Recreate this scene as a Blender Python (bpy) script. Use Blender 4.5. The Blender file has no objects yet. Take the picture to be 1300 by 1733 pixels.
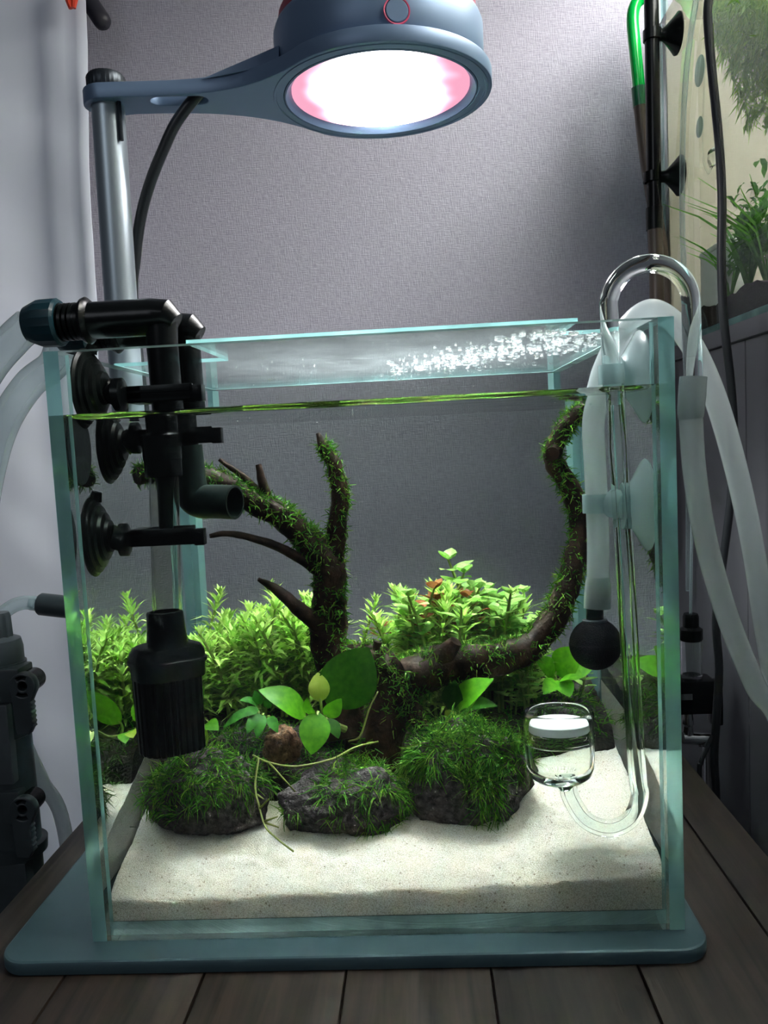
import bpy, bmesh, math, random
import numpy as np
from mathutils import Vector, Matrix, Euler, noise

random.seed(7)
rng = np.random.default_rng(7)
SC = bpy.context.scene
COL = SC.collection

# ------------------------------------------------------------------ camera
CAM_LOC = (0.0243, -0.3184, 0.20665)
CAM_ROT = (1.484545, 0.049773, 0.043696)
F_PX = 1348.3
cam_d = bpy.data.cameras.new('camera')
cam = bpy.data.objects.new('camera', cam_d)
COL.objects.link(cam)
cam.location = CAM_LOC
cam.rotation_euler = CAM_ROT
cam_d.sensor_fit = 'HORIZONTAL'
cam_d.sensor_width = 36.0
cam_d.lens = F_PX / 1300 * 36.0
cam_d.clip_start = 0.01
cam_d.clip_end = 50
SC.camera = cam

# ------------------------------------------------------------------ world, added fill light, exposure
wd = bpy.data.worlds.new('room_air')
SC.world = wd
wd.use_nodes = True
wd.node_tree.nodes['Background'].inputs[0].default_value = (0.72, 0.78, 0.92, 1)
wd.node_tree.nodes['Background'].inputs[1].default_value = 0.05
SC.view_settings.view_transform = 'Standard'
SC.view_settings.look = 'None'
SC.view_settings.gamma = 1.0
SC.view_settings.exposure = 0.1
SC.view_settings.use_curve_mapping = False
LAMP_POWER = 28.0          # radiance of the aquarium lamp's lens seen from the side
BEAM_POWER = 1.75           # watts the lamp's optics send down in a wide beam
TANK2_POWER = 34.0         # radiance of the lamp over the neighbouring tank
FILL_POWER = 6.0          # added fill light behind the camera, unseen, watts
cy = SC.cycles
cy.sample_clamp_indirect = 0.0
cy.max_bounces = 14
cy.transmission_bounces = 14
cy.transparent_max_bounces = 24
cy.caustics_refractive = True
cy.caustics_reflective = True

la = bpy.data.lights.new('room_fill_light', 'AREA')  # fill added to brighten the wall and glass while sparing the table
la.shape = 'RECTANGLE'; la.size = 1.0; la.size_y = 0.8
la.energy = FILL_POWER; la.color = (0.86, 0.92, 1.0)
lo = bpy.data.objects.new('room_fill_light', la)
COL.objects.link(lo); lo.location = (-1.0, -2.3, 1.35)
lo.rotation_euler = (Vector((-0.1, 0.4, 0.25)) - lo.location).to_track_quat('-Z', 'Y').to_euler()

# ------------------------------------------------------------------ finding places: a picture point at a known depth
_R = Euler(CAM_ROT, 'XYZ').to_matrix()
_O = Vector(CAM_LOC)

def ray(u, v):
    return (_R @ Vector(((u - 650) / F_PX, -(v - 866.5) / F_PX, -1.0))).normalized()

def A(u, v, Y=None, z=None, x=None):
    d = ray(u, v)
    t = (Y - _O.y) / d.y if Y is not None else (z - _O.z) / d.z if z is not None else (x - _O.x) / d.x
    return _O + d * t

def U(u, v, Y=None, z=None, x=None):          # the same through the front pane into water
    d = ray(u, v)
    q = _O + d * ((0.0003 - _O.y) / d.y)
    e = Vector((d.x / 1.33, 0, d.z / 1.33)); e.y = math.sqrt(1 - e.x ** 2 - e.z ** 2)
    t = (Y - q.y) / e.y if Y is not None else (z - q.z) / e.z if z is not None else (x - q.x) / e.x
    return q + e * t

# ------------------------------------------------------------------ materials
def srgb(r, g, b):
    f = lambda c: (c / 255 / 12.92) if c / 255 <= 0.04045 else ((c / 255 + 0.055) / 1.055) ** 2.4
    return (f(r), f(g), f(b), 1)

def newmat(name):
    m = bpy.data.materials.new(name); m.use_nodes = True
    nt = m.node_tree; nt.nodes.clear()
    out = nt.nodes.new('ShaderNodeOutputMaterial')
    return m, nt, out

def N(nt, t, **kw):
    n = nt.nodes.new(t)
    for k, v in kw.items():
        if k.startswith('i_'): n.inputs[k[2:].replace('_', ' ')].default_value = v
        else: setattr(n, k, v)
    return n

def L(nt, a, b): nt.links.new(a, b)

def pbr(name, col, rough=0.5, metal=0.0, var=0.0, scale=60, bump=0.0, bscale=300, spec=0.5, coat=0.0, stretch=None):
    m, nt, out = newmat(name)
    p = N(nt, 'ShaderNodeBsdfPrincipled')
    p.inputs['Base Color'].default_value = col
    p.inputs['Roughness'].default_value = rough
    p.inputs['Metallic'].default_value = metal
    p.inputs['Specular IOR Level'].default_value = spec
    p.inputs['Coat Weight'].default_value = coat
    tc = N(nt, 'ShaderNodeNewGeometry')
    vec = tc.outputs['Position']
    if stretch:
        mp = N(nt, 'ShaderNodeMapping'); mp.inputs['Scale'].default_value = stretch
        L(nt, vec, mp.inputs[0]); vec = mp.outputs[0]
    if var:
        nz = N(nt, 'ShaderNodeTexNoise'); nz.inputs['Scale'].default_value = scale; nz.inputs['Detail'].default_value = 5
        L(nt, vec, nz.inputs['Vector'])
        hs = N(nt, 'ShaderNodeHueSaturation'); hs.inputs['Color'].default_value = col
        mr = N(nt, 'ShaderNodeMapRange'); mr.inputs[1].default_value = 0.3; mr.inputs[2].default_value = 0.7
        mr.inputs[3].default_value = 1 - var; mr.inputs[4].default_value = 1 + var
        L(nt, nz.outputs[0], mr.inputs[0]); L(nt, mr.outputs[0], hs.inputs['Value']); L(nt, hs.outputs[0], p.inputs['Base Color'])
    if bump:
        b = N(nt, 'ShaderNodeTexNoise'); b.inputs['Scale'].default_value = bscale; b.inputs['Detail'].default_value = 6
        L(nt, vec, b.inputs['Vector'])
        bp = N(nt, 'ShaderNodeBump'); bp.inputs['Strength'].default_value = bump; bp.inputs['Distance'].default_value = 0.001
        L(nt, b.outputs[0], bp.inputs['Height']); L(nt, bp.outputs[0], p.inputs['Normal'])
    L(nt, p.outputs[0], out.inputs[0])
    return m

def schlick(nt, ior):                                      # surface reflection, the same from either side of a thin sheet
    f0 = ((ior - 1) / (ior + 1)) ** 2
    g = N(nt, 'ShaderNodeNewGeometry'); d = N(nt, 'ShaderNodeVectorMath', operation='DOT_PRODUCT')
    L(nt, g.outputs['Incoming'], d.inputs[0]); L(nt, g.outputs['Normal'], d.inputs[1])
    a = N(nt, 'ShaderNodeMath', operation='ABSOLUTE'); L(nt, d.outputs['Value'], a.inputs[0])
    b = N(nt, 'ShaderNodeMath', operation='SUBTRACT'); b.inputs[0].default_value = 1.0; L(nt, a.outputs[0], b.inputs[1]); b.use_clamp = True
    c = N(nt, 'ShaderNodeMath', operation='POWER'); c.inputs[1].default_value = 5.0; L(nt, b.outputs[0], c.inputs[0])
    e = N(nt, 'ShaderNodeMath', operation='MULTIPLY_ADD'); e.inputs[1].default_value = 1 - f0; e.inputs[2].default_value = f0
    L(nt, c.outputs[0], e.inputs[0]); return e

def pane_mat(name, tint, ior=1.42, rough=0.0, share=1.0):
    m, nt, out = newmat(name)
    t = N(nt, 'ShaderNodeBsdfTransparent'); t.inputs[0].default_value = tint
    g = N(nt, 'ShaderNodeBsdfGlossy'); g.inputs['Roughness'].default_value = rough
    f = schlick(nt, ior)
    mx = N(nt, 'ShaderNodeMixShader')
    h = N(nt, 'ShaderNodeMath', operation='MULTIPLY'); h.inputs[1].default_value = share; L(nt, f.outputs[0], h.inputs[0])
    L(nt, h.outputs[0], mx.inputs[0]); L(nt, t.outputs[0], mx.inputs[1]); L(nt, g.outputs[0], mx.inputs[2])
    L(nt, mx.outputs[0], out.inputs[0])
    return m

def edge_mat(name, col, see=0.25, dif=0.5):                     # polished glass edge: green-teal, diffuse share paints in the glow from within
    m, nt, out = newmat(name)
    d = N(nt, 'ShaderNodeBsdfTranslucent'); d.inputs[0].default_value = col
    df = N(nt, 'ShaderNodeBsdfDiffuse'); df.inputs[0].default_value = col
    t = N(nt, 'ShaderNodeBsdfTransparent'); t.inputs[0].default_value = (col[0] * 1.2, col[1] * 1.15, col[2] * 1.15, 1)
    g = N(nt, 'ShaderNodeBsdfGlossy'); g.inputs['Roughness'].default_value = 0.08
    w = N(nt, 'ShaderNodeTexNoise'); w.inputs['Scale'].default_value = 40; w.inputs['Detail'].default_value = 2
    geo = N(nt, 'ShaderNodeNewGeometry'); mp = N(nt, 'ShaderNodeMapping'); mp.inputs['Scale'].default_value = (1, 1, 0.35)
    L(nt, geo.outputs['Position'], mp.inputs[0]); L(nt, mp.outputs[0], w.inputs['Vector'])
    hv = N(nt, 'ShaderNodeHueSaturation'); hv.inputs['Color'].default_value = col
    mr = N(nt, 'ShaderNodeMapRange'); mr.inputs[1].default_value = 0.35; mr.inputs[2].default_value = 0.65
    mr.inputs[3].default_value = 0.7; mr.inputs[4].default_value = 1.25
    L(nt, w.outputs[0], mr.inputs[0]); L(nt, mr.outputs[0], hv.inputs['Value'])
    L(nt, hv.outputs[0], d.inputs[0]); L(nt, hv.outputs[0], df.inputs[0])
    m0 = N(nt, 'ShaderNodeMixShader'); m0.inputs[0].default_value = dif
    L(nt, d.outputs[0], m0.inputs[1]); L(nt, df.outputs[0], m0.inputs[2])
    m1 = N(nt, 'ShaderNodeMixShader'); m1.inputs[0].default_value = see
    L(nt, m0.outputs[0], m1.inputs[1]); L(nt, t.outputs[0], m1.inputs[2])
    f = schlick(nt, 1.5)
    m2 = N(nt, 'ShaderNodeMixShader')
    L(nt, f.outputs[0], m2.inputs[0]); L(nt, m1.outputs[0], m2.inputs[1]); L(nt, g.outputs[0], m2.inputs[2])
    L(nt, m2.outputs[0], out.inputs[0])
    return m

def glass_mat(name, col=(1, 1, 1, 1), ior=1.45, rough=0.0):
    m, nt, out = newmat(name)
    g = N(nt, 'ShaderNodeBsdfGlass'); g.inputs[0].default_value = col; g.inputs['IOR'].default_value = ior; g.inputs['Roughness'].default_value = rough
    L(nt, g.outputs[0], out.inputs[0]); return m

def clear_mat(name, col, see, rough=0.25, body=0.6):      # milky silicone: part clear, part white scatter
    m, nt, out = newmat(name)
    t = N(nt, 'ShaderNodeBsdfTransparent'); t.inputs[0].default_value = (0.9, 0.95, 0.95, 1)
    d = N(nt, 'ShaderNodeBsdfDiffuse'); d.inputs[0].default_value = col
    tr = N(nt, 'ShaderNodeBsdfTranslucent'); tr.inputs[0].default_value = col
    a = N(nt, 'ShaderNodeMixShader'); a.inputs[0].default_value = body
    L(nt, d.outputs[0], a.inputs[1]); L(nt, tr.outputs[0], a.inputs[2])
    b = N(nt, 'ShaderNodeMixShader')
    lw = N(nt, 'ShaderNodeLayerWeight'); lw.inputs[0].default_value = 0.25
    mr = N(nt, 'ShaderNodeMapRange'); mr.inputs[3].default_value = see; mr.inputs[4].default_value = see * 0.35
    L(nt, lw.outputs['Facing'], mr.inputs[0]); L(nt, mr.outputs[0], b.inputs[0])
    L(nt, a.outputs[0], b.inputs[1]); L(nt, t.outputs[0], b.inputs[2])
    g = N(nt, 'ShaderNodeBsdfGlossy'); g.inputs['Roughness'].default_value = rough
    f = schlick(nt, 1.4)
    c = N(nt, 'ShaderNodeMixShader')
    L(nt, f.outputs[0], c.inputs[0]); L(nt, b.outputs[0], c.inputs[1]); L(nt, g.outputs[0], c.inputs[2])
    L(nt, c.outputs[0], out.inputs[0]); return m

def leaf_mat(name, c0, c1, trans=0.4, gloss=0.06, veins=False):
    m, nt, out = newmat(name)
    geo = N(nt, 'ShaderNodeNewGeometry')
    nz = N(nt, 'ShaderNodeTexNoise'); nz.inputs['Scale'].default_value = 320; nz.inputs['Detail'].default_value = 5
    L(nt, geo.outputs['Position'], nz.inputs['Vector'])
    nr = N(nt, 'ShaderNodeMapRange'); nr.inputs[1].default_value = 0.32; nr.inputs[2].default_value = 0.68; L(nt, nz.outputs[0], nr.inputs[0])
    ad = N(nt, 'ShaderNodeMath', operation='MULTIPLY_ADD'); ad.inputs[1].default_value = 0.45
    L(nt, nr.outputs[0], ad.inputs[0])
    sb = N(nt, 'ShaderNodeMath', operation='MULTIPLY_ADD'); sb.inputs[1].default_value = 0.75; sb.inputs[2].default_value = -0.1
    L(nt, geo.outputs['Random Per Island'], sb.inputs[0]); L(nt, sb.outputs[0], ad.inputs[2])
    cr = N(nt, 'ShaderNodeMix', data_type='RGBA')
    cr.inputs[6].default_value = c0; cr.inputs[7].default_value = c1
    L(nt, ad.outputs[0], cr.inputs[0])
    d = N(nt, 'ShaderNodeBsdfDiffuse'); t = N(nt, 'ShaderNodeBsdfTranslucent')
    L(nt, cr.outputs[2], d.inputs[0]); L(nt, cr.outputs[2], t.inputs[0])
    a = N(nt, 'ShaderNodeMixShader'); a.inputs[0].default_value = trans
    L(nt, d.outputs[0], a.inputs[1]); L(nt, t.outputs[0], a.inputs[2])
    g = N(nt, 'ShaderNodeBsdfGlossy'); g.inputs['Roughness'].default_value = 0.42
    b = N(nt, 'ShaderNodeMixShader'); b.inputs[0].default_value = gloss * 0.6
    L(nt, a.outputs[0], b.inputs[1]); L(nt, g.outputs[0], b.inputs[2])
    L(nt, b.outputs[0], out.inputs[0]); return m

def foggy_mat(name, fog, ior=1.18):                        # clear glass with a thin film of condensation
    m, nt, out = newmat(name)
    t = N(nt, 'ShaderNodeBsdfTransparent'); t.inputs[0].default_value = (0.95, 0.98, 0.975, 1)
    w = N(nt, 'ShaderNodeBsdfTranslucent'); w.inputs[0].default_value = (0.8, 0.9, 0.92, 1)
    nz = N(nt, 'ShaderNodeTexNoise'); nz.inputs['Scale'].default_value = 55; nz.inputs['Detail'].default_value = 6
    geo = N(nt, 'ShaderNodeNewGeometry'); L(nt, geo.outputs['Position'], nz.inputs['Vector'])
    mr = N(nt, 'ShaderNodeMapRange'); mr.inputs[1].default_value = 0.3; mr.inputs[2].default_value = 0.75; mr.inputs[3].default_value = fog * 0.4; mr.inputs[4].default_value = fog * 1.5
    L(nt, nz.outputs[0], mr.inputs[0])
    a = N(nt, 'ShaderNodeMixShader'); L(nt, mr.outputs[0], a.inputs[0]); L(nt, t.outputs[0], a.inputs[1]); L(nt, w.outputs[0], a.inputs[2])
    g = N(nt, 'ShaderNodeBsdfGlossy'); g.inputs['Roughness'].default_value = 0.06
    f = schlick(nt, ior)
    b = N(nt, 'ShaderNodeMixShader'); L(nt, f.outputs[0], b.inputs[0]); L(nt, a.outputs[0], b.inputs[1]); L(nt, g.outputs[0], b.inputs[2])
    L(nt, b.outputs[0], out.inputs[0]); return m

def drop_mat(name):
    m, nt, out = newmat(name)
    g = N(nt, 'ShaderNodeBsdfGlass'); g.inputs['IOR'].default_value = 1.33; g.inputs['Roughness'].default_value = 0.05
    w = N(nt, 'ShaderNodeBsdfTranslucent'); w.inputs[0].default_value = (0.9, 0.97, 1, 1)
    a = N(nt, 'ShaderNodeMixShader'); a.inputs[0].default_value = 0.10
    L(nt, g.outputs[0], a.inputs[1]); L(nt, w.outputs[0], a.inputs[2]); L(nt, a.outputs[0], out.inputs[0]); return m

M = {}
M['pane'] = pane_mat('clear_glass', (0.905, 0.925, 0.92, 1), 1.30, share=0.45)
M['pane_side'] = pane_mat('clear_side_glass', (0.965, 0.98, 0.975, 1), 1.30, share=0.15)
M['joint'] = pane_mat('glued_joint', (0.80, 0.95, 0.94, 1), 1.05)
M['lid'] = foggy_mat('fogged_lid_glass', 0.05)
M['edge'] = edge_mat('teal_glass_edge', (0.40, 0.74, 0.74, 1), 0.42)
M['edge_lit_tone'] = edge_mat('glass_edge_lit_tone', (0.60, 0.86, 0.85, 1), 0.05, 0.92)  # paler teal stands in for light carried inside the glass
M['silicone_seam'] = clear_mat('clear_silicone_seam', (0.45, 0.75, 0.75, 1), 0.55)
M['water'] = glass_mat('water', (0.945, 0.962, 0.952, 1), 1.33)
M['drop'] = drop_mat('water_drop')
M['tube'] = glass_mat('clear_tube_glass', (0.97, 0.99, 0.98, 1), 1.46)
M['ring_wet'] = glass_mat('ring_glass_under_water', (0.97, 0.99, 0.985, 1), 1.22)
M['tube_wet'] = glass_mat('glass_under_water', (0.965, 0.985, 0.98, 1), 1.13)
M['frost'] = clear_mat('frosted_silicone_hose', (0.56, 0.60, 0.61, 1), 0.36)
M['milky'] = clear_mat('milky_suction_silicone', (0.50, 0.62, 0.64, 1), 0.42)
M['pale_hose'] = clear_mat('pale_clear_hose', (0.60, 0.72, 0.74, 1), 0.74, rough=0.12)
M['smoke_tube'] = glass_mat('smoky_clear_tube', (0.90, 0.90, 0.88, 1), 1.12)
M['black'] = pbr('black_plastic', (0.0035, 0.0045, 0.0050, 1), 0.26, spec=0.22, var=0.25, scale=90, bump=0.06, bscale=500)
M['black_wet'] = pbr('worn_black_rubber', (0.0045, 0.0065, 0.0060, 1), 0.30, spec=0.20, var=0.5, scale=160, bump=0.15, bscale=350)
M['black_matte'] = pbr('black_airstone', (0.003, 0.003, 0.0035, 1), 0.9, spec=0.06, bump=0.6, bscale=1600)
M['outlet'] = pbr('dark_green_grey_plastic', (0.010, 0.019, 0.017, 1), 0.4, spec=0.3, var=0.2, scale=120)
M['teal_nut'] = pbr('dark_teal_plastic', (0.006, 0.035, 0.048, 1), 0.35, var=0.15)
M['lampmetal'] = pbr('blue_grey_anodised_metal', srgb(108, 131, 160), 0.42, metal=0.25)
M['post'] = pbr('brushed_grey_metal', srgb(158, 170, 178), 0.36, metal=0.6)
M['plate'] = pbr('dark_teal_coated_plate', srgb(78, 104, 112), 0.38, metal=0.25, var=0.08, scale=14)
M['knurl'] = pbr('dark_knurled_metal', srgb(52, 58, 64), 0.4, metal=0.7)
M['cable'] = pbr('black_cable', (0.012, 0.015, 0.018, 1), 0.42)
M['red'] = pbr('pink_red_ring', (0.75, 0.10, 0.20, 1), 0.4)
M['darkred'] = pbr('dark_red_cap', (0.30, 0.03, 0.06, 1), 0.5)
M['sheet'] = pbr('white_cloth', (0.70, 0.745, 0.86, 1), 0.9, var=0.03, scale=8)
M['orange'] = pbr('orange_red_peg', (0.8, 0.07, 0.03, 1), 0.4)
M['rod'] = pbr('dark_rod', (0.03, 0.03, 0.04, 1), 0.5)
M['valve'] = pbr('black_valve_plastic', (0.035, 0.048, 0.053, 1), 0.42, var=0.2, scale=70)
M['valve_grey'] = pbr('dark_grey_valve_plastic', (0.07, 0.084, 0.093, 1), 0.4)
M['cabinet'] = pbr('grey_purple_panel', srgb(84, 86, 90), 0.55, var=0.08, scale=9, stretch=(1, 1, 0.12))
M['wood_dark'] = pbr('wet_brown_wood', (0.030, 0.014, 0.009, 1), 0.55, spec=0.2, var=0.6, scale=180, bump=0.5, bscale=420)
M['lava'] = pbr('porous_dark_lava', (0.062, 0.049, 0.050, 1), 0.8, var=0.7, scale=320, bump=1.0, bscale=900)
M['lava_brown'] = pbr('porous_brown_stone', (0.16, 0.075, 0.040, 1), 0.85, var=0.6, scale=420, bump=1.0, bscale=900)
M['soil'] = pbr('dark_soil', (0.018, 0.013, 0.010, 1), 0.9, var=0.7, scale=500, bump=1.0, bscale=700)
M['white_plastic'] = pbr('white_plastic', (0.75, 0.80, 0.76, 1), 0.4)
M['ceramic'] = pbr('white_ceramic', (0.93, 0.95, 0.94, 1), 0.6, var=0.02, scale=300)
M['chrome'] = pbr('polished_metal', (0.7, 0.72, 0.72, 1), 0.15, metal=1.0)
M['green_plastic'] = pbr('bright_green_acrylic', (0.0, 0.42, 0.06, 1), 0.2)
M['green_dark'] = pbr('dark_green_sleeve', (0.01, 0.12, 0.05, 1), 0.3)
M['brown_hose'] = pbr('grey_brown_hose', (0.085, 0.062, 0.048, 1), 0.4)
M['backpanel'] = pbr('warm_white_film', (0.36, 0.335, 0.27, 1), 0.8, var=0.10, scale=14)
M['floor'] = pbr('dark_floor', (0.06, 0.055, 0.055, 1), 0.6, var=0.1, scale=5)

M['needle'] = leaf_mat('bright_needle_leaf', (0.22, 0.50, 0.05, 1), (0.72, 0.90, 0.28, 1), 0.45, 0.03)
M['oval'] = leaf_mat('light_oval_leaf', (0.18, 0.44, 0.08, 1), (0.55, 0.78, 0.24, 1), 0.42, 0.04)
M['redleaf'] = leaf_mat('reddish_leaf', (0.30, 0.06, 0.03, 1), (0.52, 0.26, 0.09, 1), 0.4)
M['stem'] = leaf_mat('green_brown_stem', (0.20, 0.34, 0.06, 1), (0.34, 0.40, 0.12, 1), 0.15)
M['anubias'] = leaf_mat('mid_green_broad_leaf', (0.028, 0.20, 0.006, 1), (0.17, 0.50, 0.018, 1), 0.40, 0.03)
M['anubias_dark'] = leaf_mat('deep_green_broad_leaf', (0.010, 0.065, 0.006, 1), (0.045, 0.17, 0.010, 1), 0.45, 0.03)
M['anubias_yellow'] = leaf_mat('yellow_green_young_leaf', (0.36, 0.48, 0.03, 1), (0.55, 0.66, 0.10, 1), 0.4)
M['bucep'] = leaf_mat('blue_green_small_leaf', (0.010, 0.08, 0.012, 1), (0.07, 0.30, 0.03, 1), 0.3, 0.02)
M['moss'] = leaf_mat('green_moss', (0.010, 0.075, 0.016, 1), (0.13, 0.36, 0.030, 1), 0.35, 0.015)
M['moss_yellow'] = leaf_mat('yellow_green_moss', (0.035, 0.13, 0.012, 1), (0.24, 0.40, 0.045, 1), 0.35, 0.015)
M['runner'] = leaf_mat('pale_runner', (0.22, 0.26, 0.05, 1), (0.36, 0.40, 0.12, 1), 0.2)
M['tank2leaf'] = leaf_mat('soft_green_leaf', (0.05, 0.22, 0.02, 1), (0.17, 0.42, 0.07, 1), 0.4)
M['algae'] = leaf_mat('yellow_green_algae', (0.12, 0.27, 0.02, 1), (0.30, 0.48, 0.06, 1), 0.5)

def wall_material():
    m, nt, out = newmat('grey_woven_wallpaper')
    p = N(nt, 'ShaderNodeBsdfPrincipled'); p.inputs['Roughness'].default_value = 0.75
    geo = N(nt, 'ShaderNodeNewGeometry')
    m1 = N(nt, 'ShaderNodeMapping'); m1.inputs['Scale'].default_value = (900, 900, 130)
    m2 = N(nt, 'ShaderNodeMapping'); m2.inputs['Scale'].default_value = (130, 130, 900)
    n1 = N(nt, 'ShaderNodeTexNoise'); n1.inputs['Scale'].default_value = 1; n1.inputs['Detail'].default_value = 3
    n2 = N(nt, 'ShaderNodeTexNoise'); n2.inputs['Scale'].default_value = 1; n2.inputs['Detail'].default_value = 3
    for a, b in ((m1, n1), (m2, n2)):
        L(nt, geo.outputs['Position'], a.inputs[0]); L(nt, a.outputs[0], b.inputs['Vector'])
    ad = N(nt, 'ShaderNodeMath', operation='ADD'); L(nt, n1.outputs[0], ad.inputs[0]); L(nt, n2.outputs[0], ad.inputs[1])
    bp = N(nt, 'ShaderNodeBump'); bp.inputs['Strength'].default_value = 0.55; bp.inputs['Distance'].default_value = 0.0012
    L(nt, ad.outputs[0], bp.inputs['Height']); L(nt, bp.outputs[0], p.inputs['Normal'])
    mx = N(nt, 'ShaderNodeMix', data_type='RGBA'); mx.inputs[6].default_value = (0.305, 0.300, 0.365, 1); mx.inputs[7].default_value = (0.43, 0.425, 0.50, 1)
    mr = N(nt, 'ShaderNodeMapRange'); mr.inputs[1].default_value = 0.7; mr.inputs[2].default_value = 1.3
    L(nt, ad.outputs[0], mr.inputs[0]); L(nt, mr.outputs[0], mx.inputs[0]); L(nt, mx.outputs[2], p.inputs['Base Color'])
    L(nt, p.outputs[0], out.inputs[0]); return m
M['wall'] = wall_material()

def sand_material():
    m, nt, out = newmat('white_sand')
    p = N(nt, 'ShaderNodeBsdfPrincipled'); p.inputs['Roughness'].default_value = 0.9; p.inputs['Specular IOR Level'].default_value = 0.2
    p.inputs['Subsurface Weight'].default_value = 0.6; p.inputs['Subsurface Radius'].default_value = (1.0, 0.85, 0.72); p.inputs['Subsurface Scale'].default_value = 0.006
    geo = N(nt, 'ShaderNodeNewGeometry')
    n1 = N(nt, 'ShaderNodeTexNoise'); n1.inputs['Scale'].default_value = 2200; n1.inputs['Detail'].default_value = 2
    n2 = N(nt, 'ShaderNodeTexNoise'); n2.inputs['Scale'].default_value = 45; n2.inputs['Detail'].default_value = 4
    vo = N(nt, 'ShaderNodeTexVoronoi'); vo.inputs['Scale'].default_value = 330
    for n in (n1, n2, vo): L(nt, geo.outputs['Position'], n.inputs['Vector'])
    mx = N(nt, 'ShaderNodeMix', data_type='RGBA'); mx.inputs[6].default_value = (0.44, 0.385, 0.31, 1); mx.inputs[7].default_value = (0.82, 0.77, 0.68, 1)
    mr = N(nt, 'ShaderNodeMapRange'); mr.inputs[1].default_value = 0.3; mr.inputs[2].default_value = 0.62
    L(nt, n1.outputs[0], mr.inputs[0]); L(nt, mr.outputs[0], mx.inputs[0])
    sp = N(nt, 'ShaderNodeMapRange'); sp.inputs[1].default_value = 0.10; sp.inputs[2].default_value = 0.20; sp.inputs[3].default_value = 0.7; sp.inputs[4].default_value = 0.0
    L(nt, vo.outputs['Distance'], sp.inputs[0])
    gt = N(nt, 'ShaderNodeMath', operation='GREATER_THAN'); gt.inputs[1].default_value = 0.50; L(nt, n2.outputs[0], gt.inputs[0])
    ml = N(nt, 'ShaderNodeMath', operation='MULTIPLY'); L(nt, sp.outputs[0], ml.inputs[0]); L(nt, gt.outputs[0], ml.inputs[1])
    m2 = N(nt, 'ShaderNodeMix', data_type='RGBA'); m2.inputs[7].default_value = (0.22, 0.15, 0.10, 1)
    L(nt, ml.outputs[0], m2.inputs[0]); L(nt, mx.outputs[2], m2.inputs[6]); L(nt, m2.outputs[2], p.inputs['Base Color'])
    bp = N(nt, 'ShaderNodeBump'); bp.inputs['Strength'].default_value = 0.9; bp.inputs['Distance'].default_value = 0.0008
    L(nt, n1.outputs[0], bp.inputs['Height']); L(nt, bp.outputs[0], p.inputs['Normal'])
    L(nt, p.outputs[0], out.inputs[0]); return m
M['sand'] = sand_material()

def plank_material():
    m, nt, out = newmat('dark_walnut_plank')
    p = N(nt, 'ShaderNodeBsdfPrincipled'); p.inputs['Roughness'].default_value = 0.5
    geo = N(nt, 'ShaderNodeNewGeometry'); oi = N(nt, 'ShaderNodeObjectInfo')
    mp = N(nt, 'ShaderNodeMapping'); mp.inputs['Scale'].default_value = (110, 7, 60)
    ad = N(nt, 'ShaderNodeVectorMath', operation='ADD')
    L(nt, geo.outputs['Position'], ad.inputs[0]); L(nt, oi.outputs['Random'], ad.inputs[1]); L(nt, ad.outputs[0], mp.inputs[0])
    n1 = N(nt, 'ShaderNodeTexNoise'); n1.inputs['Scale'].default_value = 1.6; n1.inputs['Detail'].default_value = 8; n1.inputs['Distortion'].default_value = 0.6
    L(nt, mp.outputs[0], n1.inputs['Vector'])
    cr = N(nt, 'ShaderNodeValToRGB')
    cr.color_ramp.elements[0].position = 0.30; cr.color_ramp.elements[0].color = (0.012, 0.0085, 0.0065, 1)
    cr.color_ramp.elements[1].position = 0.72; cr.color_ramp.elements[1].color = (0.055, 0.037, 0.027, 1)
    L(nt, n1.outputs[0], cr.inputs[0])
    hv = N(nt, 'ShaderNodeHueSaturation'); mr = N(nt, 'ShaderNodeMapRange'); mr.inputs[3].default_value = 0.7; mr.inputs[4].default_value = 1.35
    L(nt, oi.outputs['Random'], mr.inputs[0]); L(nt, mr.outputs[0], hv.inputs['Value']); L(nt, cr.outputs[0], hv.inputs['Color'])
    L(nt, hv.outputs[0], p.inputs['Base Color'])
    bp = N(nt, 'ShaderNodeBump'); bp.inputs['Strength'].default_value = 0.35; bp.inputs['Distance'].default_value = 0.0008
    L(nt, n1.outputs[0], bp.inputs['Height']); L(nt, bp.outputs[0], p.inputs['Normal'])
    L(nt, p.outputs[0], out.inputs[0]); return m
M['plank'] = plank_material()

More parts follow.
